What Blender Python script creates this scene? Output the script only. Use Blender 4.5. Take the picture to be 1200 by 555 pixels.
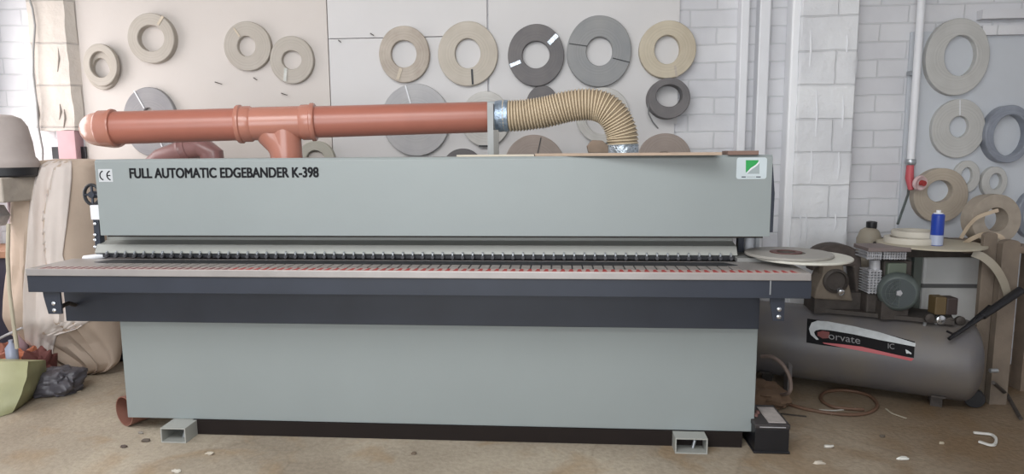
import bpy, math, random
from mathutils import Vector, Matrix, noise as mnoise
PI = math.pi
random.seed(5)
scn = bpy.context.scene
for o in list(bpy.data.objects):
    bpy.data.objects.remove(o)

# ---------------------------------------------------------------- camera
F_PX, CAM = 769.6, Vector((0, -3.287, 1.5))
YAW, PITCH, ROLL = 0.0737, 0.1259, -0.0074
fw = Vector((-math.sin(YAW)*math.cos(PITCH), math.cos(YAW)*math.cos(PITCH), -math.sin(PITCH)))
rt = Vector((math.cos(YAW), math.sin(YAW), 0)); up = rt.cross(fw)
rt, up = rt*math.cos(ROLL)+up*math.sin(ROLL), -rt*math.sin(ROLL)+up*math.cos(ROLL)
cd = bpy.data.cameras.new('camera'); cam = bpy.data.objects.new('camera', cd); scn.collection.objects.link(cam)
cd.sensor_width = 36; cd.lens = F_PX/1200*36; cd.clip_start = .05
m = Matrix((rt, up, -fw)).transposed().to_4x4(); m.translation = CAM; cam.matrix_world = m
scn.camera = cam

# ---------------------------------------------------------------- light and exposure
scn.view_settings.view_transform = 'Standard'; scn.view_settings.look = 'None'
scn.view_settings.gamma = 1; scn.view_settings.use_curve_mapping = False
scn.view_settings.exposure = -0.07
w = bpy.data.worlds.new('daylight'); scn.world = w; w.use_nodes = True
w.node_tree.nodes['Background'].inputs[0].default_value = (.80, .88, 1, 1)
w.node_tree.nodes['Background'].inputs[1].default_value = 2.0

def area(name, loc, target, sx, sy, power, col):
    l = bpy.data.lights.new(name, 'AREA'); l.shape = 'RECTANGLE'; l.size = sx; l.size_y = sy
    l.energy = power; l.color = col
    o = bpy.data.objects.new(name, l); scn.collection.objects.link(o); o.location = loc
    o.rotation_euler = (Vector(target)-Vector(loc)).to_track_quat('-Z', 'Y').to_euler()
    return o
area('window_daylight', (-4.24, .42, 1.8), (0, .3, 1.5), 1.55, 1.75, 40, (1, .93, .90))
area('skylight_daylight', (-1.2, -2.9, 3.55), (-.9, -.2, .2), 4.2, 1.6, 118, (1, .99, .96))
area('gate_daylight', (-1.0, -6.4, 1.7), (-.2, 0, 1.3), 5.0, 2.6, 118, (.99, 1, .98))

# ---------------------------------------------------------------- helpers
def pix_dir(px, py):
    return fw + rt*((px-600)/F_PX) + up*((277.5-py)/F_PX)
def at(px, py, Y):
    d = pix_dir(px, py); return CAM + d*((Y-CAM.y)/d.y)
def flr(px, py, z=0.0):
    d = pix_dir(px, py); return CAM + d*((z-CAM.z)/d.z)

def lin(c):
    return tuple(((v/255)/12.92 if v/255 <= .04045 else ((v/255+.055)/1.055)**2.4) for v in c)+(1,)

class MB:
    def __init__(s): s.v = []; s.f = []
    def add(s, vs, fs):
        k = len(s.v); s.v += [Vector(v) for v in vs]; s.f += [tuple(i+k for i in f) for f in fs]; return s
    def box(s, a, b):
        (x0, y0, z0), (x1, y1, z1) = a, b
        x0, x1 = min(x0, x1), max(x0, x1); y0, y1 = min(y0, y1), max(y0, y1); z0, z1 = min(z0, z1), max(z0, z1)
        v = [(x0,y0,z0),(x1,y0,z0),(x1,y1,z0),(x0,y1,z0),(x0,y0,z1),(x1,y0,z1),(x1,y1,z1),(x0,y1,z1)]
        return s.add(v, [(0,3,2,1),(4,5,6,7),(0,1,5,4),(1,2,6,5),(2,3,7,6),(3,0,4,7)])
    def obox(s, c, ax, ay, az):      # centre and three half-axis vectors
        c, ax, ay, az = map(Vector, (c, ax, ay, az))
        v = [c+ax*i+ay*j+az*k for k in (-1, 1) for (i, j) in ((-1,-1),(1,-1),(1,1),(-1,1))]
        return s.add(v, [(0,3,2,1),(4,5,6,7),(0,1,5,4),(1,2,6,5),(2,3,7,6),(3,0,4,7)])
    def prism(s, pts, vec):          # planar outline swept along vec
        pts = [Vector(p) for p in pts]; vec = Vector(vec); n = len(pts)
        fs = [tuple(range(n))[::-1], tuple(range(n, 2*n))]
        fs += [(i, (i+1) % n, n+(i+1) % n, n+i) for i in range(n)]
        return s.add(pts+[p+vec for p in pts], fs)
    def tube(s, path, r, n=16, caps=True, closed=False):
        P = [Vector(p) for p in path]; m_ = len(P)
        R = r if isinstance(r, (list, tuple)) else [r]*m_
        T = []
        for i in range(m_):
            a = P[(i-1) % m_] if (i > 0 or closed) else P[0]
            b = P[(i+1) % m_] if (i < m_-1 or closed) else P[-1]
            T.append((b-a).normalized())
        u = T[0].orthogonal().normalized(); vs = []
        for i in range(m_):
            u = (u - T[i]*u.dot(T[i])).normalized(); w_ = T[i].cross(u)
            for k in range(n):
                a = 2*PI*k/n; vs.append(P[i]+(u*math.cos(a)+w_*math.sin(a))*R[i])
        fs = []
        for i in range(m_ if closed else m_-1):
            j = (i+1) % m_
            for k in range(n):
                l = (k+1) % n; fs.append((i*n+k, i*n+l, j*n+l, j*n+k))
        if caps and not closed:
            fs.append(tuple(range(n))[::-1]); fs.append(tuple((m_-1)*n+k for k in range(n)))
        return s.add(vs, fs)
    def lathe(s, o, axis, prof, n=32, closed=False, sx=1, sz=1):   # prof: (radius, height along axis)
        o, a = Vector(o), Vector(axis).normalized()
        if abs(a.z) > .9: u = Vector((1, 0, 0))
        else: u = Vector((0, 0, 1)).cross(a).normalized()
        u = (u-a*u.dot(a)).normalized(); w_ = a.cross(u); vs = []
        for (r, h) in prof:
            for k in range(n):
                t = 2*PI*k/n; vs.append(o+a*h+u*(math.cos(t)*r*sx)+w_*(math.sin(t)*r*sz))
        m_ = len(prof); fs = []
        for i in range(m_ if closed else m_-1):
            j = (i+1) % m_
            for k in range(n):
                l = (k+1) % n; fs.append((i*n+k, i*n+l, j*n+l, j*n+k))
        if not closed:
            fs.append(tuple(range(n))[::-1]); fs.append(tuple((m_-1)*n+k for k in range(n)))
        return s.add(vs, fs)
    def build(s, name, mat, parent=None, origin=None, bevel=0, smooth=False, auto=True):
        import bmesh
        if parent is not None: org = Vector(ORG[parent.name])
        elif origin is not None: org = Vector(origin)
        else:
            xs = [v.x for v in s.v]; ys = [v.y for v in s.v]; zs = [v.z for v in s.v]
            org = Vector(((min(xs)+max(xs))/2, (min(ys)+max(ys))/2, min(zs)))
        me = bpy.data.meshes.new(name); me.from_pydata([v-org for v in s.v], [], s.f)
        bm = bmesh.new(); bm.from_mesh(me); bmesh.ops.recalc_face_normals(bm, faces=bm.faces)
        if smooth:
            for f in bm.faces: f.smooth = True
            for e in bm.edges:
                if len(e.link_faces) == 2 and e.calc_face_angle(0) > math.radians(38): e.smooth = False
        bm.to_mesh(me); bm.free()
        me.materials.append(mat)
        o = bpy.data.objects.new(name, me); scn.collection.objects.link(o)
        if parent is not None: o.parent = parent
        else: o.location = org
        ORG[o.name] = org
        if bevel:
            b = o.modifiers.new('bevel', 'BEVEL'); b.width = bevel; b.segments = 2; b.limit_method = 'ANGLE'
        return o
ORG = {}
def tag(o, label=None, cat=None, group=None, kind=None):
    if label: o['label'] = label
    if cat: o['category'] = cat
    if group: o['group'] = group
    if kind: o['kind'] = kind
    return o
def thing(name, loc, label, cat, group=None):
    o = bpy.data.objects.new(name, None); scn.collection.objects.link(o); o.location = loc
    o.empty_display_size = .1; ORG[o.name] = Vector(loc)
    return tag(o, label, cat, group)
def struct(o): return tag(o, kind='structure')

# ---------------------------------------------------------------- materials
MATS = {}
def mat(name, col, rough=.5, metal=0, var=.06, scale=6, bump=0, bscale=40, spec=.5, col2=None, sheen=0):
    """base colour broken up by noise (dirt and wear), optional bump"""
    if name in MATS: return MATS[name]
    m_ = bpy.data.materials.new(name); m_.use_nodes = True; nt = m_.node_tree; N = nt.nodes; L = nt.links
    b = N['Principled BSDF']; b.inputs['Roughness'].default_value = rough; b.inputs['Metallic'].default_value = metal
    b.inputs['Specular IOR Level'].default_value = spec
    c = lin(col); tc = N.new('ShaderNodeNewGeometry')
    nz = N.new('ShaderNodeTexNoise'); nz.inputs['Scale'].default_value = scale; nz.inputs['Detail'].default_value = 5
    L.new(tc.outputs['Position'], nz.inputs['Vector'])
    rp = N.new('ShaderNodeValToRGB'); rp.color_ramp.elements[0].position = .3; rp.color_ramp.elements[1].position = .7
    c2 = lin(col2) if col2 else tuple(min(1, x*(1+var)) for x in c[:3])+(1,)
    c1 = c if col2 else tuple(x*(1-var) for x in c[:3])+(1,)
    rp.color_ramp.elements[0].color = c1; rp.color_ramp.elements[1].color = c2
    L.new(nz.outputs['Fac'], rp.inputs['Fac']); L.new(rp.outputs['Color'], b.inputs['Base Color'])
    if bump:
        n2 = N.new('ShaderNodeTexNoise'); n2.inputs['Scale'].default_value = bscale; n2.inputs['Detail'].default_value = 4
        L.new(tc.outputs['Position'], n2.inputs['Vector'])
        bp = N.new('ShaderNodeBump'); bp.inputs['Strength'].default_value = bump; bp.inputs['Distance'].default_value = .01
        L.new(n2.outputs['Fac'], bp.inputs['Height']); L.new(bp.outputs['Normal'], b.inputs['Normal'])
    MATS[name] = m_
    return m_

def brick_mat(name, c1, c2, mortar, bw=.58, rh=.229, off=.5, shift=(0, 0), axis='x', bumpd=.012):
    m_ = bpy.data.materials.new(name); m_.use_nodes = True; nt = m_.node_tree; N = nt.nodes; L = nt.links
    b = N['Principled BSDF']; b.inputs['Roughness'].default_value = .8
    g = N.new('ShaderNodeNewGeometry'); sp = N.new('ShaderNodeSeparateXYZ'); cb = N.new('ShaderNodeCombineXYZ')
    L.new(g.outputs['Position'], sp.inputs[0])
    ax = N.new('ShaderNodeMath'); ax.inputs[1].default_value = shift[0]; L.new(sp.outputs[0 if axis == 'x' else 1], ax.inputs[0])
    az = N.new('ShaderNodeMath'); az.inputs[1].default_value = shift[1]; L.new(sp.outputs[2], az.inputs[0])
    L.new(ax.outputs[0], cb.inputs[0]); L.new(az.outputs[0], cb.inputs[1])
    nw = N.new('ShaderNodeTexNoise'); nw.inputs['Scale'].default_value = 5; L.new(g.outputs['Position'], nw.inputs['Vector'])
    mx = N.new('ShaderNodeVectorMath'); mx.operation = 'MULTIPLY_ADD'
    L.new(nw.outputs['Color'], mx.inputs[0]); mx.inputs[1].default_value = (.02, .02, 0); L.new(cb.outputs[0], mx.inputs[2])
    bt = N.new('ShaderNodeTexBrick'); L.new(mx.outputs[0], bt.inputs['Vector'])
    bt.offset = off; bt.inputs['Scale'].default_value = 1; bt.inputs['Brick Width'].default_value = bw
    bt.inputs['Row Height'].default_value = rh; bt.inputs['Mortar Size'].default_value = .007; bt.inputs['Mortar Smooth'].default_value = .5
    bt.inputs['Color1'].default_value = lin(c1); bt.inputs['Color2'].default_value = lin(c2); bt.inputs['Mortar'].default_value = lin(mortar)
    nz = N.new('ShaderNodeTexNoise'); nz.inputs['Scale'].default_value = 2.2; nz.inputs['Detail'].default_value = 8
    L.new(g.outputs['Position'], nz.inputs['Vector'])
    rp = N.new('ShaderNodeValToRGB'); rp.color_ramp.elements[0].color = (.86, .86, .87, 1); rp.color_ramp.elements[1].color = (1, 1, 1, 1)
    rp.color_ramp.elements[0].position = .35; rp.color_ramp.elements[1].position = .6
    L.new(nz.outputs['Fac'], rp.inputs[0])
    mm = N.new('ShaderNodeMix'); mm.data_type = 'RGBA'; mm.blend_type = 'MULTIPLY'; mm.inputs[0].default_value = 1
    L.new(bt.outputs['Color'], mm.inputs[6]); L.new(rp.outputs[0], mm.inputs[7]); L.new(mm.outputs[2], b.inputs['Base Color'])
    n2 = N.new('ShaderNodeTexNoise'); n2.inputs['Scale'].default_value = 14; n2.inputs['Detail'].default_value = 6
    L.new(g.outputs['Position'], n2.inputs['Vector'])
    ma = N.new('ShaderNodeMath'); ma.operation = 'MULTIPLY_ADD'; L.new(bt.outputs['Fac'], ma.inputs[0]); ma.inputs[1].default_value = -.9
    L.new(n2.outputs['Fac'], ma.inputs[2])
    bp = N.new('ShaderNodeBump'); bp.inputs['Strength'].default_value = .6; bp.inputs['Distance'].default_value = bumpd
    L.new(ma.outputs[0], bp.inputs['Height']); L.new(bp.outputs[0], b.inputs['Normal'])
    return m_

def floor_mat():
    m_ = bpy.data.materials.new('dusty_concrete'); m_.use_nodes = True; nt = m_.node_tree; N = nt.nodes; L = nt.links
    b = N['Principled BSDF']; b.inputs['Roughness'].default_value = .75; b.inputs['Specular IOR Level'].default_value = .3
    g = N.new('ShaderNodeNewGeometry')
    def nz(s, d=6, dist=0):
        n = N.new('ShaderNodeTexNoise'); n.inputs['Scale'].default_value = s; n.inputs['Detail'].default_value = d
        n.inputs['Distortion'].default_value = dist; L.new(g.outputs['Position'], n.inputs['Vector']); return n
    def ramp(src, a, b_, ca, cb_):
        r = N.new('ShaderNodeValToRGB'); r.color_ramp.elements[0].position = a; r.color_ramp.elements[1].position = b_
        r.color_ramp.elements[0].color = ca; r.color_ramp.elements[1].color = cb_; L.new(src, r.inputs[0]); return r
    a = nz(1.1, 6, .4); r = ramp(a.outputs['Fac'], .36, .64, lin((150, 138, 122)), lin((184, 172, 154)))
    d = nz(2.6, 8, .8); r2 = ramp(d.outputs['Fac'], .52, .66, (0, 0, 0, 1), (1, 1, 1, 1))
    mx = N.new('ShaderNodeMix'); mx.data_type = 'RGBA'; mul = N.new('ShaderNodeMath'); mul.operation = 'MULTIPLY'; mul.inputs[1].default_value = .55
    L.new(r2.outputs[0], mul.inputs[0]); L.new(mul.outputs[0], mx.inputs[0]); L.new(r.outputs[0], mx.inputs[6]); mx.inputs[7].default_value = lin((158, 132, 100))
    # brown dirt on the compressor side; weaker light there also put into its colour
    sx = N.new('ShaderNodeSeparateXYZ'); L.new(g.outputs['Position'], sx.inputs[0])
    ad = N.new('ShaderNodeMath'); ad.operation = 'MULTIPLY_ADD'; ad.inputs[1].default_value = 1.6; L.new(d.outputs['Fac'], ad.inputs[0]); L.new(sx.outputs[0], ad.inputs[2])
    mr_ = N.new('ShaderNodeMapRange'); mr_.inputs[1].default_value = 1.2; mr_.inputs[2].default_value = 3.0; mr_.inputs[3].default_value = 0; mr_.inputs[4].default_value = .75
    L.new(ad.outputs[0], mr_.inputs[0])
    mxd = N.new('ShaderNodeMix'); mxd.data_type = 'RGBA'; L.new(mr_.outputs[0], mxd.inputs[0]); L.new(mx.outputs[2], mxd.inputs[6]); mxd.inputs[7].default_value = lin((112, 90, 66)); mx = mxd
    e = nz(38, 5); r3 = ramp(e.outputs['Fac'], .25, .6, (.8, .8, .8, 1), (1, 1, 1, 1))
    m2 = N.new('ShaderNodeMix'); m2.data_type = 'RGBA'; m2.blend_type = 'MULTIPLY'; m2.inputs[0].default_value = 1
    L.new(mx.outputs[2], m2.inputs[6]); L.new(r3.outputs[0], m2.inputs[7])
    vo = N.new('ShaderNodeTexVoronoi'); vo.feature = 'DISTANCE_TO_EDGE'; vo.inputs['Scale'].default_value = .7
    wn = nz(3, 5); mv = N.new('ShaderNodeVectorMath'); mv.operation = 'MULTIPLY_ADD'; mv.inputs[1].default_value = (.25, .25, 0)
    L.new(wn.outputs['Color'], mv.inputs[0]); L.new(g.outputs['Position'], mv.inputs[2]); L.new(mv.outputs[0], vo.inputs['Vector'])
    r4 = ramp(vo.outputs['Distance'], .0, .006, (.86, .85, .84, 1), (1, 1, 1, 1))
    m3 = N.new('ShaderNodeMix'); m3.data_type = 'RGBA'; m3.blend_type = 'MULTIPLY'; m3.inputs[0].default_value = 1
    L.new(m2.outputs[2], m3.inputs[6]); L.new(r4.outputs[0], m3.inputs[7]); L.new(m3.outputs[2], b.inputs['Base Color'])
    bp = N.new('ShaderNodeBump'); bp.inputs['Strength'].default_value = .5; bp.inputs['Distance'].default_value = .01
    L.new(e.outputs['Fac'], bp.inputs['Height']); L.new(bp.outputs[0], b.inputs['Normal'])
    return m_

def roll_mat(name, c, c2, lines=.045, freq=75, rough=.6):
    """side of a wound roll: faint concentric layers and blotches"""
    if name in MATS: return MATS[name]
    m_ = bpy.data.materials.new(name); m_.use_nodes = True; nt = m_.node_tree; N = nt.nodes; L = nt.links
    b = N['Principled BSDF']; b.inputs['Roughness'].default_value = rough
    t = N.new('ShaderNodeTexCoord'); sp = N.new('ShaderNodeSeparateXYZ'); L.new(t.outputs['Object'], sp.inputs[0])
    cb = N.new('ShaderNodeCombineXYZ'); L.new(sp.outputs[0], cb.inputs[0]); L.new(sp.outputs[2], cb.inputs[1])
    ln = N.new('ShaderNodeVectorMath'); ln.operation = 'LENGTH'; L.new(cb.outputs[0], ln.inputs[0])
    mu = N.new('ShaderNodeMath'); mu.operation = 'MULTIPLY'; mu.inputs[1].default_value = freq; L.new(ln.outputs['Value'], mu.inputs[0])
    n1 = N.new('ShaderNodeTexNoise'); n1.noise_dimensions = '1D'; n1.inputs['Scale'].default_value = 1.4; n1.inputs['Detail'].default_value = 4
    L.new(mu.outputs[0], n1.inputs['W'])
    n2 = N.new('ShaderNodeTexNoise'); n2.inputs['Scale'].default_value = 7; n2.inputs['Detail'].default_value = 5; L.new(t.outputs['Object'], n2.inputs['Vector'])
    rp = N.new('ShaderNodeValToRGB'); rp.color_ramp.elements[0].color = lin(c); rp.color_ramp.elements[1].color = lin(c2)
    rp.color_ramp.elements[0].position = .3; rp.color_ramp.elements[1].position = .7; L.new(n2.outputs['Fac'], rp.inputs[0])
    r2 = N.new('ShaderNodeValToRGB'); r2.color_ramp.elements[0].color = (1-lines*2,)*3+(1,); r2.color_ramp.elements[1].color = (1, 1, 1, 1)
    r2.color_ramp.elements[0].position = .3; r2.color_ramp.elements[1].position = .6; L.new(n1.outputs['Fac'], r2.inputs[0])
    mm = N.new('ShaderNodeMix'); mm.data_type = 'RGBA'; mm.blend_type = 'MULTIPLY'; mm.inputs[0].default_value = 1
    L.new(rp.outputs[0], mm.inputs[6]); L.new(r2.outputs[0], mm.inputs[7]); L.new(mm.outputs[2], b.inputs['Base Color'])
    bp = N.new('ShaderNodeBump'); bp.inputs['Strength'].default_value = .25; bp.inputs['Distance'].default_value = .002
    L.new(n1.outputs['Fac'], bp.inputs['Height']); L.new(bp.outputs[0], b.inputs['Normal'])
    MATS[name] = m_; return m_

M_board = mat('painted_board', (204, 202, 202), .55, var=.03, scale=1.6, bump=.08, bscale=25)
M_board2 = mat('painted_board_bluish', (196, 200, 206), .5, var=.05, scale=2, bump=.1, bscale=25)
M_brick = brick_mat('whitewashed_blocks', (220, 220, 223), (214, 214, 218), (204, 205, 208), bw=.36, rh=.118, bumpd=.006)
M_brick2 = brick_mat('pillar_blocks', (232, 233, 235), (226, 227, 230), (212, 213, 216), bw=.5, rh=.222, shift=(.17, .05), bumpd=.02)
M_column = brick_mat('column_blocks', (204, 196, 188), (198, 190, 182), (180, 173, 168), bw=.62, rh=.30, shift=(.1, .07), bumpd=.02)
M_ceil = mat('plaster_ceiling', (196, 194, 190), .9)
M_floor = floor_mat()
M_white = mat('white_paint', (225, 226, 230), .5, var=.03)
M_glass = bpy.data.materials.new('window_glass'); M_glass.use_nodes = True
M_glass.node_tree.nodes['Principled BSDF'].inputs['Transmission Weight'].default_value = 1
M_glass.node_tree.nodes['Principled BSDF'].inputs['Roughness'].default_value = 0
M_pink = mat('pinkish_wood_paint', (196, 160, 166), .7, var=.08)
M_machine = mat('machine_grey_enamel', (141, 148, 148), .42, var=.02, scale=2.5, bump=.03, bscale=60)
M_machine2 = mat('machine_pale_enamel', (162, 163, 158), .45, var=.03, scale=3)
M_dark = mat('navy_grey_enamel', (44, 49, 60), .45, var=.12, scale=4)
M_darker = mat('near_black_steel', (30, 31, 36), .5, var=.1)
M_table = mat('ground_steel_table', (164, 159, 157), .35, metal=.4, var=.06, scale=9)
M_pad = mat('worn_rubber_pads', (136, 130, 126), .6, var=.12, scale=20)
M_red = mat('red_print', (158, 54, 52), .6)
M_redprint2 = mat('dark_red_print', (110, 62, 66), .6)
M_steel = mat('galvanised_steel', (172, 176, 180), .35, metal=.7, var=.12, scale=20)
M_chrome = mat('bright_steel', (215, 218, 222), .18, metal=.9)
M_pvc = mat('orange_brown_pvc', (162, 100, 84), .33, var=.05, scale=7, spec=.6)
M_pvc2 = mat('orange_brown_pvc_fitting', (172, 114, 97), .25, var=.04, scale=7, spec=.7)
M_pvcd = mat('shade_toned_pvc', (136, 98, 96), .3, var=.08)  # pipe plastic with the shade behind the duct put into its colour
M_hose = mat('tan_hose_film', (150, 134, 112), .45, var=.06, scale=12)
M_rib = mat('cream_hose_rib', (206, 188, 160), .4, var=.05)
M_tape = mat('silver_tape', (190, 200, 210), .25, metal=.75, var=.18, scale=30, bump=.7, bscale=55)
M_wood = mat('raw_board', (166, 146, 128), .7, var=.1, scale=14)
M_woodg = mat('grey_wood', (128, 112, 98), .8, var=.16, scale=12, bump=.3)
M_black = mat('black_plastic', (26, 26, 30), .4, var=.2)
M_ink = mat('black_ink', (22, 22, 26), .6, spec=.2)
M_green = mat('green_print', (40, 150, 76), .5, var=.05)
M_greyp = mat('grey_print', (150, 160, 162), .5)
M_sack = mat('beige_sack_cloth', (186, 168, 152), .85, var=.06, scale=5, bump=.25, bscale=18)
M_sackw = mat('white_sack_cloth', (214, 204, 198), .85, var=.05, scale=5, bump=.25, bscale=18)
M_cap = mat('dusty_cap', (170, 160, 156), .7, var=.08, scale=8, bump=.3, bscale=12)
M_tank = mat('grey_tank_enamel', (92, 91, 96), .45, var=.1, scale=4, col2=(108, 101, 93))
M_pump = mat('dusty_cast_iron', (64, 58, 54), .7, var=.25, scale=14, bump=.4)
M_fin = mat('dusty_aluminium_fins', (178, 178, 182), .5, metal=.3, var=.2, scale=25)
M_motor = mat('green_grey_motor', (82, 90, 88), .5, var=.15, scale=12)
M_rubber = mat('brown_rubber_hose', (104, 78, 62), .6, var=.1)
M_blue = mat('blue_can', (38, 66, 160), .3)

def R_(name, c, c2, **k): return roll_mat(name, c, c2, **k)
RB = R_('roll_beige', (180, 173, 164), (170, 162, 152))
RB2 = R_('roll_warm_beige', (190, 182, 170), (178, 169, 156))
RT = R_('roll_mottled_tan', (188, 178, 166), (158, 146, 134), lines=.05)
RG = R_('roll_light_grey', (180, 179, 180), (168, 167, 170))
RG2 = R_('roll_mid_grey', (146, 146, 146), (134, 136, 138))
RD = R_('roll_dark_grey', (112, 108, 108), (96, 94, 96))
RY = R_('roll_yellowish', (196, 186, 166), (180, 168, 148))
RBR = R_('roll_brownish', (168, 154, 146), (150, 138, 130))
RW = R_('roll_offwhite', (204, 202, 198), (186, 184, 180))
RR = R_('roll_dull_right', (194, 193, 190), (182, 181, 178))
RRT = R_('roll_dull_tan', (180, 168, 152), (164, 152, 138))
RS = R_('roll_steel_blue', (146, 152, 164), (116, 120, 130), rough=.3)
RGG = R_('roll_greenish_grey', (180, 177, 166), (168, 165, 154))

# ---------------------------------------------------------------- room
WY = 1.45; BY = 1.425
XL, XR, YF, ZC = -4.3, 4.4, -6.8, 3.7
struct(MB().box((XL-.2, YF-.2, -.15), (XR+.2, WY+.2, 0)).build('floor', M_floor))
struct(MB().box((XL, WY, 0), (XR, WY+.2, ZC)).build('wall_back', M_brick))
wl = MB()
y0, y1, z0, z1 = -.40, 1.25, .85, 2.75
wl.box((XL-.2, YF, 0), (XL, y0, ZC)).box((XL-.2, y1, 0), (XL, WY+.2, ZC)).box((XL-.2, y0, 0), (XL, y1, z0)).box((XL-.2, y0, z1), (XL, y1, ZC))
struct(wl.build('wall_left', M_white))
wf = struct(MB().box((XL-.13, y0, z0), (XL-.07, y0+.07, z1)).box((XL-.13, y1-.07, z0), (XL-.07, y1, z1)).box((XL-.13, y0+.07, z0), (XL-.07, y1-.07, z0+.07))
       .box((XL-.13, y0+.07, z1-.07), (XL-.07, y1-.07, z1)).box((XL-.12, .40, z0+.07), (XL-.08, .46, z1-.07)).build('window_1', M_white))
struct(MB().box((XR, YF, 0), (XR+.2, WY+.2, ZC)).build('wall_right', M_brick))
# front wall with a wide gate opening to the yard
wfm = MB(); gx0, gx1, gz = -3.6, 1.6, 3.1
wfm.box((XL-.2, YF-.2, 0), (gx0, YF, ZC)).box((gx1, YF-.2, 0), (XR+.2, YF, ZC)).box((gx0, YF-.2, gz), (gx1, YF, ZC))
struct(wfm.build('wall_front', M_white))
# ceiling with a long skylight opening over the working side
cx0, cx1, cy0, cy1 = -3.8, .8, -3.9, -1.9
cm = MB().box((XL-.2, YF-.2, ZC), (XR+.2, cy0, ZC+.15)).box((XL-.2, cy1, ZC), (XR+.2, WY+.2, ZC+.15))
cm.box((XL-.2, cy0, ZC), (cx0, cy1, ZC+.15)).box((cx1, cy0, ZC), (XR+.2, cy1, ZC+.15))
struct(cm.build('ceiling', M_ceil))

# board panels on the back wall
def px_rect(x0_, y0_, x1_, y1_, Y):
    a = at(x0_, y0_, Y); b = at(x1_, y1_, Y); return a, b
bx0 = at(92, 80, BY).x; bx1 = at(572, 60, BY).x; bx2 = at(795, 80, BY).x
p0 = at(385, 60, BY).x; zs_ = at(384, 46, BY).z
struct(MB().box((bx0, BY, .02), (p0-.003, WY-.001, 2.9)).build('trim_1', mat('painted_board_warm', (198, 191, 186), .55, var=.04, scale=1.3, bump=.08, bscale=25), bevel=.002))
struct(MB().box((p0+.003, BY, .02), (bx1-.006, WY-.001, zs_)).build('trim_2', M_board, bevel=.002))
struct(MB().box((p0+.003, BY, zs_+.005), (bx1-.006, WY-.001, 2.9)).build('trim_3', M_board, bevel=.002))
bz = at(795, 145, BY).z
struct(MB().box((bx1+.006, BY, .02), (bx2-.02, WY-.001, bz)).box((bx1+.006, BY, bz), (bx2, WY-.001, 2.9)).build('trim_4', M_board))
rx0 = at(1064, 100, BY).x
struct(MB().box((rx0, BY, .4), (XR-.02, WY-.001, at(1130, 36, BY).z)).build('trim_5', M_board2, bevel=.002))
# ledge at top right
for (n, ya, yb) in (('trim_6', 26, 36), ('trim_7', 8, 17)):
    a = at(1150, yb, 1.40); b = at(1330, yb, 1.40); c = at(1150, ya, 1.40)
    struct(MB().box((a.x, 1.385, a.z-.03), (XR-.02, WY-.001, a.z+.03)).build(n, M_brick))

# pillar on the right (front face 941..1005 at the top)
PY = 1.31
pa = at(934, 140, PY).x; pb = at(1001, 140, PY).x
rough = MB()
n_ = 60
vs = []; nx = 14
for j in range(n_+1):
    z = 3.7*j/n_
    for (i, (x, y)) in enumerate([(pa, WY), (pa, PY+.01), (pa+.01, PY)] + [(pa+.01+(pb-pa-.02)*k/nx, PY) for k in range(1, nx)] + [(pb-.01, PY), (pb, PY+.01), (pb, WY)]):
        w_ = mnoise.noise(Vector((x*3, y*3, z*4)))*.008 + mnoise.noise(Vector((x*11, y*9, z*14)))*.006
        vs.append((x+(w_ if y > PY+.001 and y < WY else 0), y+(w_*.6 if y < WY else 0), z))
k_ = nx+5
rough.add(vs, [(j*k_+i, j*k_+i+1, (j+1)*k_+i+1, (j+1)*k_+i) for j in range(n_) for i in range(k_-1)])
struct(rough.build('wall_pillar', M_brick2, smooth=True))
struct(MB().box((pa-.052, 1.33, 0), (pa+.004, WY-.001, 3.7)).build('trim_11', mat('edge_strip_white', (240, 241, 244), .5, var=.02), bevel=.012))  # white strip along the pillar's left edge, whiter than the pillar blocks
# mortar drips on the pillar
dr = MB()
for (x, ya, yb) in ((957, 105, 160), (988, 112, 150), (951, 175, 215), (983, 178, 210), (945, 250, 285), (938, 252, 286), (979, 250, 270), (950, 35, 78), (993, 40, 62)):
    a = at(x, ya, PY); b = at(x-1, yb, PY)
    dr.tube([a, (a+b)/2+Vector((.004, -.004, 0)), b], [.003, .008, .004], 8)
struct(dr.build('trim_8', M_white, smooth=True))

# column on the left, stopping above the sack
CYF = 1.36
ca = at(38, 80, CYF).x; cb_ = at(81, 80, CYF).x; cz = at(60, 153, CYF).z
col = MB(); vs = []; n_ = 46; k_ = 15
for j in range(n_+1):
    z = cz + (3.7-cz)*j/n_
    t_ = 0
    for i in range(k_):
        if i == 0: x, y = ca, WY
        elif i == k_-1: x, y = cb_+.06, WY
        else: x, y = ca+(cb_-ca)*(i-1)/(k_-3), CYF
        w_ = mnoise.noise(Vector((x*4, y, z*4)))*.006 + mnoise.noise(Vector((x*12, y, z*13)))*.005
        if i in (1, k_-2): x += w_
        vs.append((x, y + (w_*.7 if y < WY else 0), z + (mnoise.noise(Vector((x*9, 0, 0)))*.01 if j == 0 else 0)))
col.add(vs, [(j*k_+i, j*k_+i+1, (j+1)*k_+i+1, (j+1)*k_+i) for j in range(n_) for i in range(k_-1)]+[tuple(range(k_))])
struct(col.build('wall_column', M_column, smooth=True))
a = at(64, 153, 1.40)
struct(MB().box((at(63, 160, 1.33).x, 1.36, 0), (at(84, 160, 1.33).x, WY-.001, cz)).build('wall_post', M_pink, bevel=.004))
struct(MB().box((at(58, 160, 1.40).x, 1.41, at(60, 186, 1.40).z), (at(98, 160, 1.40).x, WY-.03, at(60, 172, 1.40).z)).build('trim_9', M_darker))
# loose cable down the column
tag(MB().tube([at(33, -6, 1.34), at(38, 10, 1.34), at(41, 30, 1.34), at(39, 60, 1.33), at(39, 88, 1.33), at(43, 120, 1.33), at(45, 150, 1.34), at(50, 175, 1.36), at(50, 200, 1.40)], .007, 8)
    .build('cable', mat('grey_cable', (150, 150, 150), .5), smooth=True), 'thin grey cable hanging down the block column at far left', 'cable')
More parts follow.
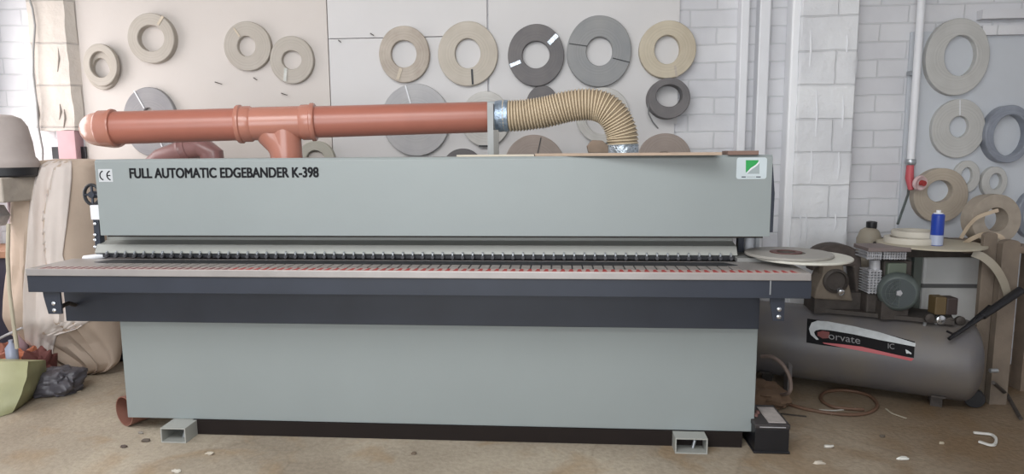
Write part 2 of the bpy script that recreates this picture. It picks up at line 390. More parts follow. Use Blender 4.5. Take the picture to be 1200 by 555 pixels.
# grout ridge marks on the column
mk = MB()
for (x, ya, yb) in ((68, 54, 84), (70, 122, 140), (75, 128, 150), (44, 120, 150)):
    mk.tube([at(x, ya, CYF), at(x+1, (ya+yb)/2, CYF-.004), at(x-.5, yb, CYF)], [.002, .006, .003], 6)
struct(mk.build('trim_10', mat('grout', (150, 142, 136), .9), smooth=True))

# two white conduits behind the machine, and the air pipe on the right
def conduit(x0_, xt, xb, yb, r, lab, nm='white_conduit'):
    t = at(xt, 0, 1.33); b = at(xb, yb, 1.33)
    return tag(MB().box((t.x-r, 1.35, 0), (t.x+r, WY-.001, 3.3)).build(nm, M_white, bevel=.008), lab, 'conduit', None)
conduit(0, 875.5, 0, 175, .028, 'white square conduit on block wall, the one nearer the tan air hose')
conduit(0, 899, 0, 175, .036, 'wide white conduit on block wall directly left of the block pillar')

t = at(1074, 60, 1.36); b = at(1069, 188, 1.36)
AX, AY = (t.x+b.x)/2, 1.36
ap = thing('air_pipe', (AX, AY, b.z-.1), 'white vertical air pipe ending in red ball valve on right wall', 'pipe')
MB().tube([(AX, AY, b.z), (AX, AY, 3.6)], .024, 16).build('pipe', M_white, ap, smooth=True)
MB().lathe((AX, AY, b.z+.01), (0, 0, -1), [(.03, 0), (.034, .01), (.034, .03), (.027, .04)], 20).build('collar', M_steel, ap, smooth=True)
vz = at(1068, 205, AY).z
MB().tube([(AX, AY, b.z-.02), (AX, AY, vz-.02), (AX+.005, AY-.02, vz-.1)], [.022, .027, .016], 14).build('valve_body', mat('pink_red_plastic', (190, 84, 92), .45), ap, smooth=True)
vc = at(1076, 214, AY-.06)
MB().lathe(vc, (.25, -1, -.1), [(.0, 0), (.02, 0), (.045, .0), (.052, .015), (.045, .03), (.02, .02), (.018, .05), (0, .05)], 24).build('valve_knob', mat('pale_pink_plastic', (206, 178, 178), .4), ap, smooth=True)
MB().lathe(vc+Vector((.005, -.03, 0)), (.25, -1, -.1), [(.0, 0), (.02, 0), (.018, .025), (0, .025)], 16).build('valve_cap', M_red, ap, smooth=True)
MB().tube([(AX, AY, at(1066, 225, AY).z+.02), at(1064, 228, 1.3), at(1052, 262, 1.1)], .008, 8).build('pipe_tail', M_motor, ap, smooth=True)
MB().box((AX-.03, AY+.015, 2.0), (AX+.03, WY-.02, 2.03)).build('pipe_clip', M_steel, ap)

# ---------------------------------------------------------------- rolls on the wall
def roll(x0_, x1_, y0_, y1_, hx0, hx1, hy0, hy1, material, label, th=.035, back=BY, group=None, name='edge_band_roll', bev=.004, cut=None, cutmat=None, tapes=(), tilt=0, cz_=None):
    Y = back-th
    cx, cy = (x0_+x1_)/2, (y0_+y1_)/2
    c = at(cx, cy, Y); rx = (at(x1_, cy, Y).x-at(x0_, cy, Y).x)/2; rz = (at(cx, y0_, Y).z-at(cx, y1_, Y).z)/2
    hc = at((hx0+hx1)/2, (hy0+hy1)/2, Y); hrx = (at(hx1, cy, Y).x-at(hx0, cy, Y).x)/2; hrz = (at(cx, hy0, Y).z-at(cx, hy1, Y).z)/2
    n = 72; prof = [(0, th), (0, bev, ), (0, 0), (1, 0), (1, bev), (1, th)]
    m_ = MB(); vs = []
    seed = random.random()*50
    def P(k, rad, y, inset):
        t = 2*PI*k/n
        wob = 1+.012*mnoise.noise(Vector((math.cos(t)*1.3+seed, math.sin(t)*1.3, 0)))
        if rad == 0: return Vector((hc.x+(hrx+inset)*wob*math.cos(t), Y+y, hc.z+(hrz+inset)*wob*math.sin(t)))
        return Vector((c.x+(rx-inset)*wob*math.cos(t), Y+y, c.z+(rz-inset)*wob*math.sin(t)))
    spec = [(0, th, 0), (0, bev, 0), (0, 0, bev), (1, 0, bev), (1, bev, 0), (1, th, 0)]
    for (rad, y, ins) in spec:
        for k in range(n): vs.append(P(k, rad, y, ins))
    fs = []
    for i in range(6):
        j = (i+1) % 6
        for k in range(n):
            l = (k+1) % n; fs.append((i*n+k, i*n+l, j*n+l, j*n+k))
    m_.add(vs, fs)
    o = m_.build(name, material, origin=(c.x, Y+th, c.z), smooth=True)
    tag(o, label, 'roll', group)
    # slit or tape across the side, given as pixel segments
    for (ax_, ay_, bx_, by_, wd, tm, nm) in tapes:
        a = at(ax_, ay_, Y-.002); b = at(bx_, by_, Y-.002); d = (b-a).normalized(); s_ = Vector((-d.z, 0, d.x))*wd/2
        MB().obox((a+b)/2, (b-a)/2, s_, Vector((0, .0025, 0))).build(nm, tm, o)
    return o
dk = M_darker; TP = M_tape
M_ptape = mat('paper_tape', (190, 178, 160), .5, var=.06, scale=30)
M_clear = mat('shiny_clear_tape', (206, 206, 200), .15, metal=.3, var=.12, scale=30)
roll(100, 137, 58, 105, 108, 128, 68, 98, RB, 'back beige roll of the stacked pair at the far left of the board', th=.032)
roll(97, 137, 51, 101, 105, 129, 60, 91, RB, 'front beige roll of the stacked pair at the far left of the board', th=.032, back=BY-.034)
roll(149, 204, 15, 74, 161, 192, 29, 60, RB, 'beige roll high on the board, second from the left, with paper tape at upper right', th=.05, tapes=((185, 29, 191, 19, .018, M_ptape, 'tape'),))
roll(144, 207, 102, 183, 168, 180, 126, 140, R_('roll_slate', (150, 148, 150), (138, 136, 140)), 'wide grey roll with tiny centre hole behind left end of orange pipe', tapes=((157, 106, 169, 127, .008, M_white, 'band_end'), (180, 146, 190, 172, .008, M_white, 'band_end')))
roll(262, 317, 25, 83, 278, 299, 42, 66, RB, 'beige roll touching a smaller roll, left of that pair above the pipe tee', tapes=((274, 33, 281, 43, .012, M_ptape, 'tape'),))
roll(316, 367, 42, 98, 330, 353, 59, 81, RB, 'smaller beige roll, right of the touching pair above the pipe tee', tapes=((335, 80, 334, 95, .022, M_clear, 'tape'),))
roll(444, 503, 30, 97, 458, 488, 47, 79, RT, 'mottled tan roll with taped lower edge, directly above the orange pipe', tapes=((470, 80, 466, 93, .022, M_ptape, 'tape'),))
roll(513, 583, 25, 101, 533, 563, 45, 80, RB2, 'warm beige roll with dark slit at its bottom beside the board seam', tapes=((553, 81, 554, 99, .014, dk, 'slit'),))
roll(595, 661, 28, 101, 612, 644, 48, 80, RD, 'dark grey roll with two pieces of silver tape', th=.045, tapes=((643, 51, 653, 41, .03, TP, 'tape'), (598, 77, 610, 72, .024, TP, 'tape')))
roll(664, 740, 18, 102, 687, 718, 43, 77, RG2, 'large mid grey roll above the bend of the tan hose', th=.045, tapes=((667, 51, 688, 54, .006, M_darker, 'slit'), (718, 68, 738, 73, .006, M_darker, 'slit')))
roll(749, 816, 24, 92, 767, 797, 41, 75, RY, 'yellowish tan roll at the right edge of the board, top of the two there', th=.05, tapes=((791, 77, 793, 90, .014, RT, 'band_end'),))
roll(759, 809, 91, 139, 769, 800, 99, 125, RD, 'small thick dark grey roll hanging just under the yellowish roll', th=.11)
roll(616, 655, 100, 148, 628, 643, 116, 132, RD, 'dark roll mostly hidden behind the start of the ribbed hose', th=.03)
roll(447, 527, 98, 183, 480, 494, 132, 148, RG, 'large pale grey roll behind the orange pipe, with a white slit above the pipe', tapes=((475, 100, 481, 121, .008, M_white, 'band_end'),))
roll(540, 598, 107, 172, 560, 577, 131, 148, RW, 'off white roll behind the pipe end at the steel bracket', tapes=((561, 171, 572, 171, .012, dk, 'slit'),))
roll(518, 566, 174, 222, 533, 551, 190, 206, RD, 'dark roll barely showing above the machine left of the steel bracket')
roll(591, 661, 158, 228, 617, 635, 184, 202, RBR, 'brownish roll with a dark slit above the machine right of the steel bracket', tapes=((634, 161, 630, 180, .006, dk, 'slit'),))
roll(675, 738, 102, 168, 686, 727, 114, 157, RW, 'thin off white roll ring behind the bend of the tan hose', tapes=())
roll(748, 810, 156, 214, 766, 790, 178, 196, RBR, 'brownish roll half hidden by the machine, right of the taped hose end')
roll(348, 392, 165, 208, 359, 380, 176, 196, RGG, 'greenish grey roll low behind the machine right of the pipe tee')
# right section
roll(1085, 1160, 21, 112, 1107, 1145, 41, 89, RR, 'largest pale roll on the right wall, at its top', th=.045)
roll(1092, 1155, 116, 185, 1113, 1136, 136, 161, RR, 'dull grey roll with small hole below the largest roll on the right wall', tapes=((1125, 117, 1125, 135, .006, M_white, 'slit'),))
roll(1155, 1211, 123, 191, 1165, 1204, 134, 183, RS, 'shiny steel grey thin ring roll at the right edge of the picture', th=.07)
roll(1071, 1135, 197, 261, 1087, 1117, 211, 237, RRT, 'tan roll beside the red valve of the air pipe', th=.06)
roll(1118, 1149, 188, 226, 1127, 1140, 196, 216, RR, 'small pale tan ring partly behind the roll beside the red valve', th=.03)
roll(1151, 1181, 195, 232, 1160, 1175, 203, 222, RR, 'small dull roll under the steel grey ring on the right wall', th=.04)
roll(1193, 1229, 224, 279, 1200, 1222, 235, 268, RS, 'grey ring roll cut by the right edge, low on the wall', th=.05)
# bent nails in the board
for i, (x, y, s_, la) in enumerate(((256, 97, 8, 'bent nail in the board above the left half of the orange pipe'), (299, 92, 4, 'short nail stub under the touching pair of rolls'),
                       (333, 110, 7, 'bent nail in the board just above the pipe tee'), (398, 48, 3, 'small nail in the board right of the touching pair'), (436, 40, 4, 'small nail in the board left of the mottled tan roll'))):
    tag(MB().tube([at(x-s_/2, y-1, BY), at(x-s_/2, y-1, BY-.02), at(x+s_/2, y+1.5, BY-.025)], .003, 6).build('nail', M_pump, smooth=True), la, 'nail')
tag(MB().tube([at(760, 120, BY-.1), at(760, 133, BY-.08), at(765, 143, BY-.04), at(771, 150, BY-.005)], .005, 6).build('band_strip', RG2, smooth=True),
    'loose strip of edge band curling below the small thick dark roll', 'strip')

# ---------------------------------------------------------------- the edge banding machine
LX0, LX1, LZ0, LZ1 = -2.364, .990, .081, .609
HX0, HX1, HZ0, HZ1 = -2.4146, 1.0213, 1.0893, 1.4866
MC = thing('edge_banding_machine', (-.7, .4, 0), 'long grey edge banding machine with dark blue table beam and steel infeed table', 'machine')
MB().box((LX0, 0, LZ0), (LX1, .70, LZ1+.03)).build('base_cabinet', M_machine, MC, bevel=.004)
py_ = flr(500, 515).y
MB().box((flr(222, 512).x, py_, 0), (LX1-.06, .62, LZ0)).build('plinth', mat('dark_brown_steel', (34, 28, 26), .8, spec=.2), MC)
# dark beams
bt = at(200, 345, -.05).z; bb = at(500, 381, -.05).z
b2x0, b2x1 = at(76, 360, -.05).x, at(890, 366, -.05).x
MB().box((b2x0, -.05, bb), (b2x1, .7, .93)).build('lower_beam', M_dark, MC, bevel=.003)
ax0, ax1 = at(32, 330, -.29).x, at(951, 337, -.29).x
az1 = .925; az0 = at(500, 346, -.29).z
ap_ = MB().box((ax0, -.29, az0), (ax1, -.265, az1)).box((ax0, -.265, az0), (ax0+.02, .25, az1)).box((ax1-.02, -.265, az0), (ax1, .25, az1))
ap_.build('front_apron', M_dark, MC, bevel=.002)
# table
TX0, TX1 = at(30, 320, -.3).x, at(951, 324, -.3).x
tz0, tz1 = .925, at(500, 317.5, -.3).z
TB = MB().box((TX0, -.30, tz0), (TX1, .02, tz1)).box((at(870, 310, .1).x, .02, tz0), (TX1, .38, tz1)).build('table', M_table, MC, bevel=.003)
# track of pads, dark groove, ruler marks
gx0_, gx1_ = at(125, 312, -.15).x, at(866, 312, -.15).x
def tp(px, py): return flr(px, py, tz1)
gA, gB = tp(98, 310), tp(868, 313)
g1 = tp(500, 306).y; g0 = tp(500, 310.6).y
MB().prism([(gA.x, (g0+g1)/2-.02, tz1-.002), (gA.x+.12, g0, tz1-.002), (gB.x-.12, g0, tz1-.002), (gB.x, (g0+g1)/2-.02, tz1-.002), (gB.x-.05, g1, tz1-.002), (gA.x+.05, g1, tz1-.002)], (0, 0, .004)).build('feed_slot', M_darker, MC)
pad0 = tp(500, 314.4).y; pad1 = g0-.001
npad = 64; pw = (gx1_-gx0_)/npad
pads = MB()
for i in range(npad):
    pads.box((gx0_+i*pw+.0025, pad0, tz1-.002), (gx0_+(i+1)*pw-.0048, pad1, tz1+.003))
pads.build('feed_track', M_pad, MC)
MB().box((gx0_, pad0, tz1-.002), (gx1_, pad1, tz1+.0006)).build('track_bed', M_darker, MC)
ra, rb = -.298, pad0-.004
nm_ = 94; x = at(47, 316, -.29).x; step = (at(938, 321, -.29).x-x)/nm_
red = MB(); dkr = MB()
for i in range(nm_):
    xa = x+i*step; xb = xa+step*.62
    (red if i > 24 else dkr).prism([(xa, ra+.006, tz1), (xb, ra+.006, tz1), (xb-.004, rb-.002, tz1), (xa+.008, rb-.002, tz1)], (0, 0, .0015))
red.build('ruler_marks', M_red, MC); dkr.build('ruler_marks', M_redprint2, MC)
MB().box((x-.01, ra, tz1-.001), (x+nm_*step, rb, tz1+.0007)).build('ruler_strip', mat('pink_ruler', (176, 158, 152), .5), MC)
# pressure beam under the hood
pz0 = tz1+.022; PBX0, PBX1 = at(117, 290, .1).x, at(862, 290, .1).x
MB().prism([(PBX0, .16, HZ0+.02), (PBX0, .16, pz0+.062), (PBX0, .08, pz0+.047), (PBX0, .055, pz0+.004), (PBX0, .06, pz0), (PBX0, .5, pz0), (PBX0, .5, HZ0+.02)], (PBX1-PBX0, 0, 0)).build('pressure_beam', M_machine2, MC, bevel=.003)
MB().box((PBX0+.05, .05, tz1+.003), (PBX1-.02, .3, pz0)).build('roller_rail', M_darker, MC)
# rollers
nr = 64; rx_a, rx_b = at(124, 304, .03).x, at(857, 306, .03).x
rme = MB().lathe((0, 0, 0), (0, 1, 0), [(.005, 0), (.0135, 0), (.0165, .003), (.0165, .016), (.012, .018)], 14).v
r0 = None
for i in range(nr):
    X = rx_a+(rx_b-rx_a)*i/(nr-1)
    if r0 is None:
        r0 = MB().lathe((X, .03, tz1+.0115), (0, 1, 0), [(.003, 0), (.0085, 0), (.0105, .003), (.0105, .016), (.008, .02)], 14)
        r0 = r0.build('pressure_roller', mat('dark_roller', (66, 66, 70), .4), MC, smooth=True)
        b0 = MB().obox((X, .042, tz1+.027), (.0035, 0, 0), (0, .007, 0), (0, 0, .006)).lathe((X, .044, tz1+.033), (0, 0, 1), [(.006, 0), (.006, .003), (.002, .006)], 8).build('roller_bracket', M_steel, r0)
        b0.parent = r0
        X0r = X
    else:
        c_ = r0.copy(); scn.collection.objects.link(c_); c_.location = (X-X0r, 0, 0)
        d_ = b0.copy(); scn.collection.objects.link(d_); d_.parent = c_
# hood: front panel with a pale bevelled top edge
hd = MB().prism([(HX0, .75, HZ0), (HX0, -.02, HZ0), (HX0, -.02, HZ1-.012), (HX0, -.008, HZ1), (HX0, .75, HZ1)], (HX1-HX0, 0, 0))
hd.build('hood', M_machine, MC, bevel=.002)
MB().box((HX0+.01, .02, HZ0-.012), (HX1-.02, .6, HZ0)).build('hood_underside', M_pump, MC)
# dark rubber edge of the end door, slightly ajar
MB().prism([(HX1, -.015, HZ1-.03), (HX1+.004, -.015, HZ1-.06), (HX1+.017, -.015, 1.30), (HX1+.016, -.015, 1.11), (HX1, -.015, 1.11)], (0, .03, 0)).build('door_seal', M_dark, MC)
# posts below hood at the right end
MB().box((at(865, 285, .2).x, .2, tz1), (at(872, 285, .2).x, .24, HZ0)).build('hood_post', M_dark, MC)
MB().box((at(886, 285, .2).x, .2, tz1), (at(890, 285, .2).x, .24, HZ0)).build('hood_post', M_steel, MC)
MB().tube([(at(879, 285, .25).x, .27, tz1), (at(879, 285, .25).x, .27, HZ0)], .024, 16).build('glue_cylinder', M_white, MC, smooth=True)
# left end fittings
hw = at(108, 228, .12)
hwl = MB(); hwl.tube([hw+Vector((math.cos(2*PI*k/24)*.044, 0, math.sin(2*PI*k/24)*.054)) for k in range(24)], .009, 8, closed=True)
hwl.build('handwheel', M_darker, MC, smooth=True)
MB().lathe(hw+Vector((0, -.01, 0)), (0, 1, 0), [(.018, 0), (.02, .01), (.02, .05), (.012, .08)], 14).tube([hw+Vector((-.05, 0, 0)), hw+Vector((.05, 0, 0))], .007, 8).tube([hw+Vector((0, 0, -.05)), hw+Vector((0, 0, .05))], .007, 8).build('handwheel_hub', M_dark, MC, smooth=True)
MB().tube([hw+Vector((0, .03, 0)), hw+Vector((.12, .03, 0))], .012, 8).build('handwheel_shaft', M_steel, MC, smooth=True)
a = at(108, 240, .1); b = at(117, 257, .1)
MB().box((a.x, .08, b.z), (b.x+.03, .16, a.z)).build('limit_switch', M_white, MC, bevel=.004)
a = at(110, 256, .1); b = at(116, 298, .1)
MB().box((a.x, .09, b.z), (b.x+.02, .13, a.z)).build('switch_bar', M_dark, MC, bevel=.003)
for yy in (262, 275, 281, 289):
    p = at(111.5, yy, .085)
    MB().lathe(p, (0, -1, 0), [(.008, 0), (.008, .004), (.003, .007)], 10).build('screw', M_chrome, MC, smooth=True)
a = at(99, 303, .05)
MB().tube([a, at(112, 301, .05), at(124, 300, .08)], [.018, .016, .012], 12).build('infeed_guide', M_white, MC, smooth=True)
MB().box((at(110, 300, .06).x, .05, tz1), (PBX0+.02, .2, at(110, 299, .05).z)).build('guide_block', M_machine2, MC, bevel=.004)
# hanging brackets with bolts
def bracket(xa, xb, yt, yb_, lab=None):
    a = at(xa, yt, -.27); b = at(xb, yb_, -.27)
    br = MB().prism([(a.x, -.268, a.z+.06), (b.x, -.268, a.z+.06), (b.x, -.268, b.z), (a.x+.025, -.268, b.z), (a.x+.008, -.268, a.z-.03)], (0, .012, 0))
    br.build('bracket', M_dark, MC, bevel=.002)
    for dz in (.02, .055):
        MB().lathe(((a.x+b.x)/2+.012, -.268, b.z+dz), (0, -1, 0), [(.010, 0), (.010, .004), (.004, .007)], 10).build('bolt', M_chrome, MC, smooth=True)
bracket(48, 72, 341, 368)
bracket(901, 919, 346, 376)
MB().box((at(901.5, 350, -.292).x, -.293, at(901, 345, -.29).z), (at(903, 350, -.292).x, -.288, az1)).build('apron_joint', M_steel, MC)
MB().tube([at(70, 360, -.2), at(80, 355, -.15), at(88, 357, -.06)], .011, 10).build('tension_rod', M_pump, MC, smooth=True)
# feet: pale channel sections sticking out to the front
def foot(xa, xb, ytop, ybot, Y, xt0, xt1):
    a = flr(xa, ybot); b = flr(xb, ybot+1); Yf = min(a.y, b.y)
    x0_, x1_ = at(xa, ybot, Yf).x, at(xb, ybot, Yf).x; h = LZ0; t = .006
    f_ = MB().box((x0_, Yf, 0), (x0_+t, .8, h)).box((x1_-t, Yf, 0), (x1_, .8, h)).box((x0_+t, Yf, h-t), (x1_-t, .8, h)).box((x0_+t, Yf, 0), (x1_-t, .8, t))
    fo = f_.build('foot_channel', M_machine2, MC)
    MB().tube([((x0_+x1_)/2+.02, Yf+.06, t), ((x0_+x1_)/2+.03, Yf+.065, .045)], .008, 8).build('foot_bolt', M_steel, fo, smooth=True)
foot(189, 218, 498, 518, 0, 0, 0)
foot(791, 829, 514, 531, 0, 0, 0)
# logo sticker and lettering
def text_mesh(body, px0, py_top, px1, py_base, Y, name, material, parent, bold=.0, extr=.0006, mapf=None):
    cu = bpy.data.curves.new('t', 'FONT'); cu.body = body; cu.size = 1; cu.offset = bold; cu.extrude = 0
    to = bpy.data.objects.new('t', cu); scn.collection.objects.link(to); bpy.context.view_layer.update()
    me = to.evaluated_get(bpy.context.evaluated_depsgraph_get()).to_mesh()
    vs = [v.co.copy() for v in me.vertices]; fs = [tuple(p.vertices) for p in me.polygons]
    to.to_mesh_clear() if False else None
    bpy.data.objects.remove(to); bpy.data.curves.remove(cu)
    mx0, mx1 = min(v.x for v in vs), max(v.x for v in vs); my0, my1 = min(v.y for v in vs), max(v.y for v in vs)
    if mapf: vv = [mapf((v.x-mx0)/(mx1-mx0), (v.y-my0)/(my1-my0)) for v in vs]
    else:
        a = at(px0, (py_top+py_base)/2, Y); b = at(px1, (py_top+py_base)/2, Y)
        za = at((px0+px1)/2, py_top, Y).z; zb = at((px0+px1)/2, py_base, Y).z
        vv = [Vector((a.x+(b.x-a.x)*(v.x-mx0)/(mx1-mx0), Y, zb+(za-zb)*(v.y-my0)/(my1-my0))) for v in vs]
    mb = MB(); mb.add(vv, fs)
    if not mapf:
        for q_, (dx, dz) in enumerate(((-.0024, -.0012), (-.0024, .0012), (.0024, -.0012), (.0024, .0012), (0, .0016), (0, -.0016))): mb.add([v+Vector((dx, -.0001*(q_+1), dz)) for v in vv], fs)
    return mb.build(name, material, parent)
FY = -.02
text_mesh('FULL AUTOMATIC EDGEBANDER K-398', 152, 196.5, 373, 208, FY-.0015, 'lettering', M_ink, MC, bold=0)
def sticker(xa, xb, ya, yb_, r=.008, material=M_white, nm='sticker', off=.001):
    a = at(xa, ya, FY); b = at(xb, yb_, FY); pts = []
    for (cx, cz2, a0) in ((b.x-r, a.z-r, 0), (a.x+r, a.z-r, 90), (a.x+r, b.z+r, 180), (b.x-r, b.z+r, 270)):
        for k in range(5):
            t = math.radians(a0+k*22.5); pts.append((cx+r*math.cos(t), FY-off, cz2+r*math.sin(t)))
    return MB().prism(pts, (0, off, 0)).build(nm, material, MC)
ce = sticker(115, 132.5, 198, 213, .002, mat('ce_sticker', (190, 193, 196), .5))
cem = MB()
for (cx, e) in ((120.3, 0), (128.6, 1)):
    c = at(cx, 205.5, FY-.0015); R0, R1 = .026, .0195
    pts = [Vector((c.x+.006+math.cos(t)*R0*.95, c.y, c.z+math.sin(t)*R0)) for t in [math.radians(100+160*k/16) for k in range(17)]]
    pi_ = [Vector((c.x+.006+math.cos(t)*R1*.9, c.y, c.z+math.sin(t)*R1)) for t in [math.radians(98+164*k/16) for k in range(17)]]
    k = len(cem.v); cem.add(pts+pi_, [(i, i+1, 17+i+1, 17+i) for i in range(16)])
    if e: cem.add([(c.x-.012, c.y, c.z-.0028), (c.x+.004, c.y, c.z-.0028), (c.x+.004, c.y, c.z+.0028), (c.x-.012, c.y, c.z+.0028)], [(0, 1, 2, 3)])
cem.build('ce_mark', M_ink, MC)
sticker(863.5, 898, 184.5, 209.5, .012, mat('pale_sticker', (190, 200, 204), .4))
def poly(pts, name, material, off=.0017):
    MB().add([at(x_, y_, FY-off) for (x_, y_) in pts], [tuple(range(len(pts)))]).build(name, material, MC)
poly([(874, 187.5), (889, 187.5), (888.6, 190), (885.5, 193), (880, 196.5), (874, 202.5)], 'logo_green', M_green)
poly([(890, 190), (890, 203.5), (875.5, 203.5), (881, 198.5), (885, 195.8), (888, 193.5)], 'logo_grey', M_greyp)
poly([(889.4, 189), (889.8, 191), (886, 194.6), (881, 197.6), (874.6, 203.6), (879.5, 197), (885.3, 193.3)], 'logo_stripe', M_white, off=.002)
poly([(869, 206.6), (874, 206.6), (874, 207.8), (869, 207.8)], 'logo_print', M_dark); poly([(875, 206.8), (885, 206.8), (885, 207.5), (875, 207.5)], 'logo_print', M_greyp); poly([(886, 206.6), (891.5, 206.6), (891.5, 207.8), (886, 207.8)], 'logo_print', M_dark)

# ---------------------------------------------------------------- duct
PR = .0885
pL = at(128, 150, .16); pR = at(572, 137, .55)
pd = (pR-pL).normalized()
DU = thing('extraction_duct', at(333, 183, .36), 'orange brown plastic extraction pipe with tee and elbow lying above the machine', 'pipe')
def on_pipe(px):
    # point of the axis seen at column px
    lo, hi = -.5, 1.5
    for _ in range(40):
        mid = (lo+hi)/2; P = pL+(pR-pL)*mid; d = P-CAM; xx = 600+F_PX*d.dot(rt)/d.dot(fw)
        if xx < px: lo = mid
        else: hi = mid
    return pL+(pR-pL)*lo
MB().tube([pL, on_pipe(283)], PR, 40).build('pipe', M_pvc, DU, smooth=True)
MB().tube([on_pipe(364), pR], PR*.99, 40).build('pipe', M_pvc, DU, smooth=True)
def collar(pa_, pb_, r_, nm='collar'):
    A_, B_ = on_pipe(pa_), on_pipe(pb_); d = (B_-A_).length
    MB().lathe(A_, B_-A_, [(PR, 0), (r_, .004), (r_+.004, .012), (r_+.004, .026), (r_-.004, .032), (r_-.004, d-.012), (PR+.001, d)], 40).build(nm, M_pvc2, DU, smooth=True)
collar(278, 297, PR+.014); collar(371, 352, PR+.014)
# tee body and its slanting branch
brt = on_pipe(322)+Vector((0, 0, 0)); brb = at(335, 184, .34); brb.z = HZ1
MB().tube([on_pipe(296), on_pipe(354)], PR+.003, 40).build('tee_body', M_pvc2, DU, smooth=True)
q0 = on_pipe(312); q1 = on_pipe(334)
brb = Vector((q1.x, q1.y, HZ1))
MB().tube([q0+Vector((.0, 0, .0)), Vector((q0.x+.022, q1.y, HZ1+.135)), Vector((brb.x-.032, q1.y, HZ1+.09)), Vector((brb.x-.010, q1.y, HZ1+.055)), Vector((brb.x-.002, q1.y, HZ1+.02)), Vector((brb.x, q1.y, HZ1-.004))], [PR-.003, PR-.003, PR-.003, PR-.002, PR-.002, PR-.003], 36).tube([q1+Vector((0, 0, -.01)), brb], [PR-.006, PR-.002], 36).build('tee_branch', M_pvc2, DU, smooth=True)
# elbow at the left end turning back
d0 = -pd; cpt = pL+d0*.02; pts = []; side = Vector((-.2, 1, -.05)).normalized()
for k in range(13):
    t = k/12*PI/2; pts.append(cpt+d0*math.sin(t)*.075+side*(1-math.cos(t))*.12)
pts.append(pts[-1]+side*.15)
MB().tube([pL+pd*.03, pL]+pts, [PR]+[PR]*14+[PR], 40).build('elbow', mat('window_paled_pvc', (200, 152, 136), .22, var=.04, spec=.8), DU, smooth=True)  # elbow colour paled to stand in for window light falling on it
MB().lathe(pL+pd*.035, d0, [(PR, 0), (PR+.012, .003), (PR+.014, .015), (PR+.008, .028), (PR+.007, .075), (PR-.001, .085)], 40).build('collar', M_pvc2, DU, smooth=True)
# second small duct elbow behind
p1 = at(190, 186, 1.0); p2 = at(216, 177, 1.0); p3 = at(236, 171, 1.0); p4 = at(248, 180, 1.0); x5 = at(252, 200, 1.0).x
D2 = thing('drain_elbow', (x5, 1.0, 0), 'plastic pipe elbow tinted purplish brown for shade, below and behind the orange pipe', 'pipe')
MB().tube([p1+Vector((-.12, 0, -.10)), p1, p2, p3, p4, (x5, 1.0, 1.3), (x5, 1.0, .0)], [.072, .072, .074, .078, .076, .072, .072], 30).build('elbow', M_pvcd, D2, smooth=True)
MB().lathe(p2, p2-p1, [(.07, -.02), (.084, -.015), (.086, .0), (.080, .01), (.080, .04), (.07, .045)], 30).build('collar', M_pvcd, D2, smooth=True)

# flexible hose
ctrl = [at(586, 136, .55), at(612, 135, .545), at(640, 131, .54), at(664, 125, .53), at(684, 122.5, .52), at(702, 124, .51), at(716, 132, .50), at(725, 146, .50), at(729, 158, .50), at(729.5, 170, .50)]
def catmull(P, n):
    out = []; Q = [P[0]*2-P[1]]+P+[P[-1]*2-P[-2]]
    for i in range(1, len(Q)-2):
        for k in range(n):
            t = k/n; a, b, c, d = Q[i-1], Q[i], Q[i+1], Q[i+2]
            out.append(.5*((2*b)+(c-a)*t+(2*a-5*b+4*c-d)*t*t+(3*b-a-3*c+d)*t**3))
    out.append(P[-1].copy()); return out
fine = catmull(ctrl, 40)
acc = [0]
for i in range(1, len(fine)): acc.append(acc[-1]+(fine[i]-fine[i-1]).length)
def along(s_):
    s_ = max(0, min(acc[-1]-1e-6, s_))
    lo = 0
    while lo < len(acc)-2 and acc[lo+1] < s_: lo += 1
    return fine[lo].lerp(fine[lo+1], (s_-acc[lo])/(acc[lo+1]-acc[lo]))
Lh = acc[-1]; pitch = .0168; nrib = int(Lh/pitch)
hr = .083
HO = thing('flexible_hose', at(730, 182, .5), 'tan ribbed flexible hose bending down into the machine top', 'hose')
path = [along(Lh*i/(nrib*4)) for i in range(nrib*4+1)]
MB().tube(path, [hr+(.004 if i % 4 == 0 else (-.003 if i % 4 == 2 else 0)) for i in range(len(path))], 36).build('hose_film', M_hose, HO, smooth=True)
hp = []; seg = 26; tu = None
for i in range(nrib*seg+1):
    s_ = Lh*i/(nrib*seg); P = along(s_); T = (along(s_+.004)-along(s_-.004)).normalized()
    u = Vector((0, 1, 0)); u = (u-T*u.dot(T)).normalized(); w_ = T.cross(u); t = 2*PI*i/seg
    hp.append(P+(u*math.cos(t)+w_*math.sin(t))*(hr+.003))
MB().tube(hp, .0042, 6).build('rib_coil', M_rib, HO, smooth=True)
# taped joints
c0 = ctrl[0]; dd = (ctrl[1]-ctrl[0]).normalized()
MB().lathe(c0-dd*.025, dd, [(.080, 0), (.088, .002), (.091, .03), (.088, .045), (.092, .06), (.089, .075), (.084, .078)], 32).build('tape_wrap', mat('blue_silver_tape', (150, 166, 184), .3, metal=.6, var=.2, scale=30, bump=.7, bscale=45), HO, smooth=True)
MB().tube([pR-pd*.005, pR+pd*.04], PR+.001, 32).build('pipe_end_tape', mat('dull_pale_tape', (176, 182, 184), .5), DU, smooth=True)
ce_ = ctrl[-1]
MB().lathe((ce_.x, ce_.y, HZ1-.002), (0, 0, 1), [(.088, 0), (.091, .004), (.089, .02), (.092, .035), (.089, .05), (.091, .06), (.085, .066)], 32).build('foil_wrap', M_tape, HO, smooth=True)
